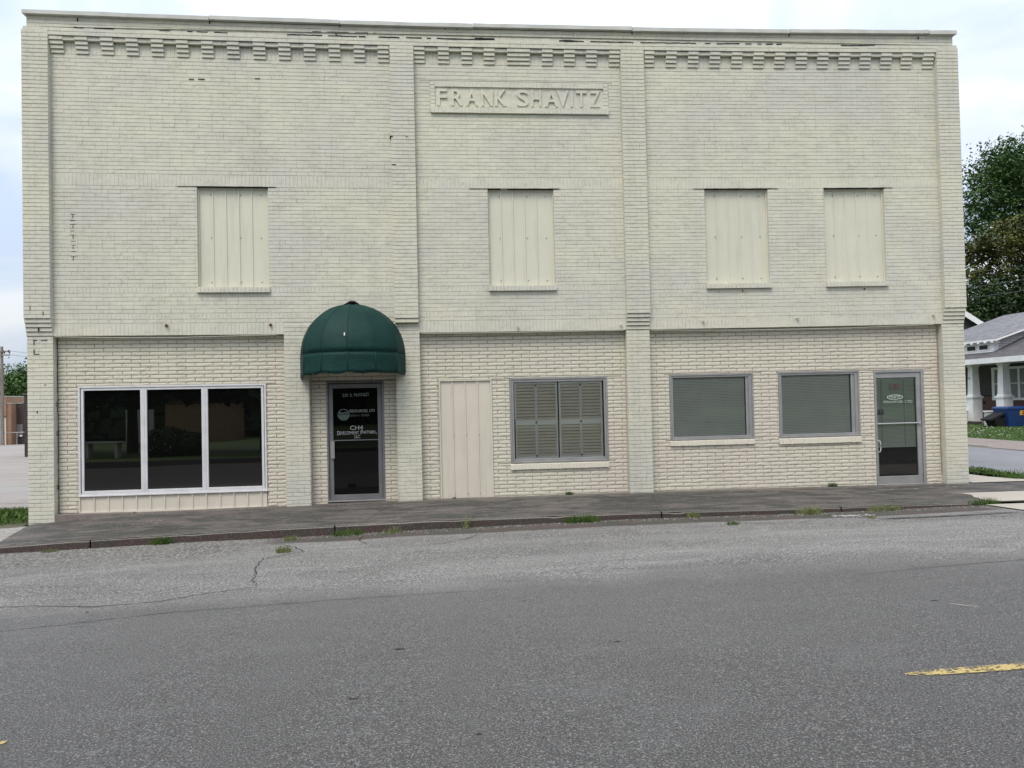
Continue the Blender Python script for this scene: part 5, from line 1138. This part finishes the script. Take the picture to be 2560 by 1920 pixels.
PL = empty('utility_pole', (-42.2,YF-1,fz(-.6))); tag(PL, 'weathered wooden utility pole with two crossarms and small lamp at the far left', 'utility pole')
px_ = -41.8; zt = fz(6.27); mb = MB(); mb.tube([(px_,YF-1,fz(-.62)-.4),(px_,YF-1,fz(2.5)),(px_,YF-1,zt)], .20, 8, r1=.13); mb.build('pole', M['pole'], PL)
for z, xr in ((fz(5.92),.86),(fz(5.66),.84)):
    mb = MB(); mb.box(px_-1.1, px_+xr, YF-1.25, YF-1.12, z-.06, z+.06); mb.build('crossarm', M['pole'], PL)
for (x, z) in [(px_+.35,fz(5.85)),(px_+.8,fz(5.85)),(px_+.25,fz(5.93)),(px_+.75,fz(5.95)),(px_-.4,fz(5.85))]:
    mb = MB(); mb.tube([(x,YF-1.2,z-.12),(x,YF-1.2,z+.08)], .07, 6); mb.build('insulator', M['wire'], PL)
mb = MB(); mb.tube([(px_,YF-1,fz(4.9)),(px_+.4,YF-1,fz(5.0)),(px_+.62,YF-1,fz(5.0))], .025, 5); mb.tube([(px_+.62,YF-1,fz(5.0)-.12),(px_+.62,YF-1,fz(5.0)+.1)], .11, 8); mb.build('lamp', M['galv'], PL)
mb = MB(); mb.tube([(px_-.22,YF-1.1,fz(-.6)),(px_-.22,YF-1.1,fz(4.9))], .045, 6); mb.build('conduit', M['galv'], PL)
for k, (z0, dz, lab) in enumerate([(fz(5.95),-.55,'thin overhead wire leaving the upper crossarm of the pole at the far left'),(fz(5.68),-.45,'faint overhead wire leaving the lower crossarm at the far left'),(fz(4.95),-1.15,'lowest sagging wire from the pole across the treetop at the far left')]):
    wire('overhead_wire', (px_+.8,YF-1.2,z0),(px_+34,YF+6,z0+dz*6),.4,.018,lab,'wires at the far left', M['pole'])
FN = empty('pipe_fence', (fx(-29.6),YF-.4,fz(-.6))); tag(FN, 'galvanised fence with single top rail in front of the dark brick building', 'fence')
mb = MB(); mb.tube([(fx(-30.5),YF-.4,fz(.26)),(fx(-28),YF-.4,fz(.27))], .03, 6); mb.build('rail', M['galv'], FN)
for x in (-29.57,-28.4,-30.48): mb = MB(); mb.tube([(fx(x),YF-.4,fz(-.62)-.2),(fx(x),YF-.4,fz(.26))], .035, 6); mb.build('post', M['galv'], FN)
mb = MB(); mb.box(fx(-29.36),fx(-29.22),YF-.44,YF-.42,fz(-.02),fz(.06)); mb.build('sign_plate', M['white'], FN)
lc = MB()
for pts in ([(-12.5,8.2),(-10,9.4)],[(-9.6,5.6),(-7.2,6.3)],[(-16,14),(-10,16)],[(-9.2,4.2),(-7.1,4.6)],[(-11,3.6),(-8,3.5)]): ribbon(lc, pts, .01, .03, lot_z, .012)
struct(lc.build('lot_crack', simple('lot_crack_dark', (.10,.09,.085), .9)))
